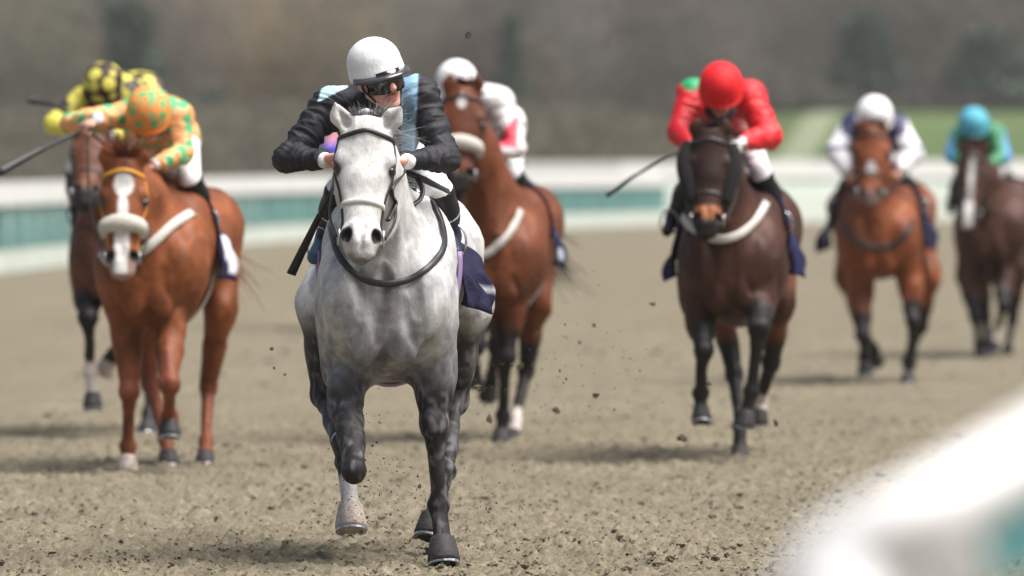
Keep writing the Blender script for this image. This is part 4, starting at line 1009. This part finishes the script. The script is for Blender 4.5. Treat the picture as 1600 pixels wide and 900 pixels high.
jockey(oj, ch)
# bay behind the chestnut
yb = dict(kind='bay', label='dark bay horse half hidden behind the chestnut, one black foreleg lifted', group=G_, Y0=54.0, vox=.013, cx0=178, cx1=210, Wc=.22, Wr=.30, H=1.60, B=.82,
    coat=(.13, .045, .022), poll=(146, 196, -.42), muzzle=(132, 318, -.85), ears=((134, 178, -.42), (160, 178, -.42)), hair='hair_dark', muzzle_col=(.02, .018, .018),
    legs=dict(FL=[(140, 440, 0), (137, 497, -.25), (141, 582, -.15), (144, 600, -.15), (145, 640, -.18)],
              FR=[(195, 450, 0), (198, 515, -.35), (180, 555, .0), (172, 562, .05), (163, 582, .08)],
              HL=[(190, 460, 1.2), (212, 545, 1.5), (220, 565, 1.8), (224, 570, 1.85), (229, 586, 1.9)],
              HR=[(235, 460, 1.1), (236, 580, 1.2), (232, 645, .9), (231, 660, .85), (229, 682, .8)]),
    pale=('FR', 'HL'), socks=('FL',), cloth=(.012, .012, .03), cd=(.26, .8), flap=(.05, .02), cpatch=((-1, 85, 108, .1, .6, (.6, .62, .66)),))
horse(yb)
def yel(V, J, hd_): return paint(np.tile((.035, .018, .022), (len(V), 1)).astype(float), dots(V, .15, .072, 79) , (.72, .66, .10))
yj = dict(label='jockey in dark silks with large yellow spots, partly hidden behind the orange rider', group=GJ, vox=.013, puff=1.3, fold=.4,
    J=dict(head=(160, 140, -.05), neck=(170, 160, .1), shL=(135, 150, .15), shR=(192, 148, .2), elL=(84, 194, .05), elR=(208, 205, .1), wrL=(118, 208, -.15), wrR=(172, 212, -.15),
           pelvis=(215, 148, .85), knL=(118, 265, .24), knR=(205, 265, .24), anL=(120, 325, .42), anR=(212, 325, .42), toL=(118, 350, .28), toR=(215, 350, .28)),
    face=(-.25, -.8, -.75), up=(.1, -.75, .8), pattern=lambda V, J, h_: paint(yel(V, J, h_), disc(V, 85, 195, 24), (.75, .69, .10)), capcol=lambda V, a, b, z: paint(np.tile((.04, .018, .022), (len(V), 1)).astype(float), dots(V, .095, .045, 22), (.72, .66, .12)), peakcol=(.02, .01, .012))
jockey(yj, yb)
# bay with star, directly behind the grey's shoulder
rb = dict(kind='bay', label='bay horse with white star and sheepskin noseband, right behind the grey', group=G_, Y0=52.8, vox=.012, cx0=774, cx1=802, Wc=.252, Wr=.285, H=1.62, B=.80,
    coat=BAY, hw=1.12, poll=(724, 138, -.42), muzzle=(714, 300, -.62), ears=((704, 112, -.42), (744, 112, -.42)), hair='hair_dark', nose='fleece', muzzle_col=(.02, .018, .018), blaze=((.05, .20, .026),),
    breast=[(740, 400), (765, 395), (788, 372), (803, 350), (812, 330)], bw=.05, bmat='web', socks=('HR',), gmat='web',
    legs=dict(FL=[(745, 470, 0), (742, 540, -.3), (738, 575, .05), (737, 585, .08), (735, 604, .1), (0, .3, -1)],
              FR=[(797, 460, 0), (790, 558, -.1), (786, 650, .0), (784, 668, .0), (782, 698, -.03)],
              HL=[(785, 450, 1.2), (775, 540, 1.5), (768, 590, 1.8), (766, 600, 1.85), (762, 620, 1.9)],
              HR=[(838, 470, 1.2), (822, 580, 1.35), (805, 655, 1.1), (803, 670, 1.05), (801, 698, 1.0)]),
    cloth=(.014, .014, .05), cd=(.26, .84), flap=(.02, .08), tail=(.75, 1.2, -1.0), cpatch=((1, 60, 82, .5, .9, (.62, .64, .70)), (1, 95, 108, .3, .8, (.35, .37, .45))))
horse(rb)
def wr_pat(V, J, h_):
    col = np.tile((.80, .78, .79), (len(V), 1)).astype(float); px, py = topx(V)
    return paint(col, sstep(765, 770, px) * sstep(812, 806, px) * sstep(232, 228, py) * sstep(0, 6, py - 226 + (px - 765) * 1.15) , (.72, .04, .09))
wj = dict(label='jockey in white silks with a red flash and white cap, behind the grey horse', group=GJ, vox=.012, puff=1.25, fold=.4,
    J=dict(head=(713, 138, -.0), neck=(730, 160, .12), shL=(705, 158, .2), shR=(780, 160, .25), elL=(668, 225, .1), elR=(806, 232, .1), wrL=(690, 235, -.15), wrR=(765, 238, -.1),
           pelvis=(775, 195, .85), knL=(735, 275, .24), knR=(802, 275, .24), anL=(715, 330, .42), anR=(843, 335, .42), toL=(712, 355, .28), toR=(850, 355, .28)),
    face=(-.1, -1, -.5), up=(0, -.5, 1), pattern=wr_pat, capcol=solid((.82, .82, .83)), helm=.132)
jockey(wj, rb)
# dark bay with the red rider
dk = dict(kind='bay', label='dark bay horse with white breastplate and tan nose, galloping right of centre', group=G_, Y0=49.8, vox=.012, cx0=1138, cx1=1168, Wc=.262, Wr=.30, H=1.60, B=.80,
    coat=DK, poll=(1111, 206, -.42), muzzle=(1104, 372, -.60), ears=((1090, 182, -.42), (1134, 182, -.42)), hair='hair_dark', muzzle_col=(.016, .014, .014), head_col=(.030, .014, .010), nose_patch=(.26, .09, .035), nbmat='leather', cheeks=True, gaskin=(.20, .062, .026),
    breast=[(1062, 318), (1072, 345), (1095, 366), (1125, 374), (1155, 366), (1180, 343), (1196, 318)], bw=.05, bmat='web',
    legs=dict(FL=[(1095, 470, 0), (1100, 548, -.25), (1095, 615, -.15), (1095, 630, -.15), (1096, 661, -.2)],
              FR=[(1188, 455, 0), (1186, 512, -.50), (1174, 612, -.45), (1170, 630, -.45), (1163, 668, -.45)],
              HL=[(1125, 480, 1.1), (1147, 585, .95), (1156, 665, .65), (1156, 690, .6), (1155, 724, .55)],
              HR=[(1218, 470, 1.2), (1205, 565, 1.4), (1188, 628, 1.6), (1186, 640, 1.6), (1185, 664, 1.6)]),
    socks=('HR',), hs=.95, cloth=(.012, .014, .06), cd=(.24, .84), flap=(.14, .08))
horse(dk)
def red_pat(V, J, h_): return paint(np.tile((.74, .014, .025), (len(V), 1)).astype(float), disc(V, 1080, 125, 17), (.02, .35, .13))
rj = dict(label='jockey in red silks and red cap with white gloves, whip in one hand', group=GJ, vox=.012, puff=2.2, fold=.6, gloves=(.78, .76, .76),
    J=dict(head=(1126, 144, -.05), neck=(1126, 172, .1), shL=(1082, 150, .2), shR=(1172, 152, .2), elL=(1064, 206, .05), elR=(1202, 214, .1), wrL=(1078, 226, -.15), wrR=(1162, 222, -.15),
           pelvis=(1135, 190, .85), knL=(1082, 280, .24), knR=(1190, 275, .24), anL=(1052, 340, .42), anR=(1220, 340, .42), toL=(1042, 362, .28), toR=(1226, 366, .28)),
    face=(0, -.85, -.75), up=(0, -.75, .85), pattern=red_pat, capcol=lambda V, a, b, z: paint(np.tile((.80, .014, .022), (len(V), 1)), np.exp(-((np.abs(a) - .055) / .003) ** 2) * .6, (.3, .0, .01)), peakcol=(.8, .03, .03), helm=.130)
jockey(rj, dk)
# bay at right with white sleeved rider
wb = dict(kind='bay', label='bright bay horse with small white nose spot and black breastplate, at right', group=G_, Y0=67.0, vox=.015, cx0=1369, cx1=1378, Wc=.28, Wr=.43, H=1.60, B=.84,
    coat=(.22, .062, .021), hw=1.18, poll=(1363, 200, -.42), muzzle=(1360, 322, -.60), ears=((1350, 184, -.42), (1376, 184, -.42)), hair='hair_dark', muzzle_col=(.16, .10, .09), blaze=((.42, .60, .035),),
    breast=[(1318, 350), (1335, 375), (1360, 386), (1385, 386), (1410, 372), (1425, 345)], bw=.045,
    legs=dict(FL=[(1345, 455, 0), (1348, 525, -.2), (1350, 558, .1), (1351, 566, .1), (1352, 586, .08)],
              FR=[(1422, 445, 0), (1427, 502, -.2), (1422, 566, -.15), (1420, 580, -.15), (1417, 603, -.2)],
              HL=[(1325, 430, 1.2), (1350, 520, 1.5), (1365, 545, 1.8), (1367, 552, 1.85), (1370, 566, 1.9)],
              HR=[(1450, 430, 1.2), (1440, 510, 1.4), (1425, 545, 1.8), (1423, 553, 1.85), (1420, 568, 1.9)]),
    cloth=(.012, .012, .04), cd=(.22, .8), flap=(.14, .10), cpatch=((-1, 90, 108, .1, .5, (.3, .31, .36)),))
horse(wb)
def vest(V, J, h_):
    px, py = topx(V); col = paint(np.tile((.82, .82, .86), (len(V), 1)).astype(float), sstep(.02, -.02, np.abs(V[:, 0] - h_[0]) - (.18 + .08 * sstep(218, 205, py))) , (.02, .018, .09))
    return paint(col, np.exp(-((py - 234 + np.abs(px - 1366) * .05) / 3) ** 2), (.03, .03, .16))
wj2 = dict(label='jockey in navy vest with white sleeves and white cap on the bay at right', group=GJ, vox=.014, puff=3.5, fold=.35,
    J=dict(head=(1366, 188, -.05), neck=(1366, 198, .1), shL=(1335, 200, .15), shR=(1398, 200, .15), elL=(1308, 238, .0), elR=(1425, 240, .0), wrL=(1325, 268, -.15), wrR=(1405, 264, -.15),
           pelvis=(1368, 230, .85), knL=(1335, 275, .24), knR=(1405, 275, .24), anL=(1306, 320, .42), anR=(1440, 316, .42), toL=(1300, 338, .28), toR=(1446, 338, .28)),
    face=(0, -1, -.7), up=(0, -.7, 1), pattern=vest, capcol=solid((.88, .88, .9)), helm=.148)
jockey(wj2, wb)
# dark brown at far right
bb = dict(kind='bay', label='dark brown horse with long white face, farthest right', group=G_, Y0=75.9, vox=.016, cx0=1546, cx1=1578, Wc=.30, Wr=.36, H=1.60, B=.84,
    coat=(.070, .028, .018), poll=(1521, 236, -.42), muzzle=(1512, 356, -.60), ears=((1508, 218, -.42), (1534, 218, -.42)), hair='hair_dark', blaze=((.08, .72, .022), (.66, .98, .036)), socks=('FR',),
    legs=dict(FL=[(1512, 430, 0), (1524, 495, -.1), (1530, 540, .0), (1531, 550, 0), (1532, 567, 0)],
              FR=[(1566, 430, 0), (1568, 478, -.4), (1556, 520, -.2), (1554, 530, -.2), (1550, 550, -.2)],
              HL=[(1532, 430, 1.1), (1540, 495, 1.3), (1542, 540, 1.3), (1541, 548, 1.3), (1540, 560, 1.3)],
              HR=[(1592, 420, 1.2), (1582, 500, 1.3), (1575, 542, 1.1), (1574, 552, 1.1), (1572, 564, 1.1)]),
    cloth=(.012, .014, .05), cd=(.26, .84), flap=(.02, .04))
horse(bb)
def blu(V, J, h_):
    col = np.tile((.10, .36, .72), (len(V), 1)).astype(float); return paint(col, sstep(.24, .22, np.abs(V[:, 0] - h_[0] - .05)), (.05, .26, .12))
bj = dict(label='jockey in blue and green silks with pale blue cap, farthest right', group=GJ, vox=.015, puff=2.4, fold=.35,
    J=dict(head=(1521, 200, -.05), neck=(1524, 212, .1), shL=(1502, 212, .15), shR=(1553, 210, .15), elL=(1490, 244, .0), elR=(1566, 245, .05), wrL=(1503, 258, -.15), wrR=(1545, 258, -.15),
           pelvis=(1535, 232, .85), knL=(1500, 278, .24), knR=(1562, 275, .24), anL=(1488, 315, .42), anR=(1600, 314, .42), toL=(1484, 330, .28), toR=(1604, 330, .28)),
    face=(0, -1, -.6), up=(0, -.6, 1), pattern=blu, capcol=solid((.10, .42, .56)), peakcol=(.1, .3, .4), helm=.14)
jockey(bj, bb)
# one more, almost wholly hidden by the grey
hb = dict(kind='bay', label='bay horse almost wholly hidden behind the grey in front', group=G_, Y0=88.0, vox=.018, cx0=560, cx1=560, Wc=.26, Wr=.30, H=1.60, B=.84,
    coat=BAY, poll=(558, 235, -.42), muzzle=(557, 330, -.60), ears=((548, 220, -.42), (568, 220, -.42)), hair='hair_dark',
    legs=dict(FL=[(545, 400, 0), (546, 450, -.2), (548, 470, .1), (548, 478, .1), (548, 490, .1)], FR=[(575, 400, 0), (576, 450, -.1), (576, 490, .0), (576, 500, 0), (576, 514, 0)],
              HL=[(545, 390, 1.2), (548, 450, 1.4), (548, 480, 1.6), (548, 485, 1.6), (548, 495, 1.6)], HR=[(575, 390, 1.2), (574, 450, 1.4), (572, 485, 1.4), (572, 492, 1.4), (572, 505, 1.4)]),
    cloth=(.012, .014, .05), cd=(.26, .84), flap=(.02, .02))
horse(hb)
def bp(V, J, h_): px, py = topx(V); return paint(np.tile((.72, .28, .34), (len(V), 1)).astype(float), sstep(222, 226, py), (.08, .10, .75))
pj = dict(label='jockey in pink and blue silks glimpsed under the leading rider\'s arm', group=GJ, vox=.016, puff=1.6, fold=.3,
    J=dict(head=(560, 205, -.05), neck=(560, 212, .1), shL=(532, 208, .15), shR=(586, 208, .15), elL=(514, 232, .0), elR=(600, 236, .05), wrL=(535, 244, -.15), wrR=(580, 244, -.15),
           pelvis=(560, 222, .85), knL=(538, 268, .24), knR=(582, 268, .24), anL=(535, 300, .42), anR=(585, 300, .42), toL=(533, 312, .28), toR=(588, 312, .28)),
    face=(0, -1, -.6), up=(0, -.6, 1), pattern=bp, capcol=solid((.10, .12, .6)), peakcol=(.1, .1, .4))
jockey(pj, hb)
# whips
whip([at(524, 268, DIST + .0), at(519, 296, DIST + .05), at(495, 345, DIST + .12), at(455, 428, DIST + .2)], 'black whip held low beside the grey horse\'s shoulder', .008, .009, .045)
whip([at(160, 190, 47.8), at(120, 208, 47.7), at(60, 236, 47.5), at(-2, 270, 47.3)], 'long dark whip in the orange rider\'s outstretched hand', .012, .016, .05, GW)
whip([at(125, 190, 53.9), at(100, 172, 53.8), at(75, 162, 53.7), at(45, 156, 53.6)], 'short dark whip held out by the jockey in yellow spots', .010, .013, .05, GW)
whip([at(1082, 232, 49.65), at(1040, 248, 49.6), at(990, 276, 49.55), at(948, 306, 49.5)], 'thin dark whip in the red jockey\'s hand', .009, .012, .03, GW)
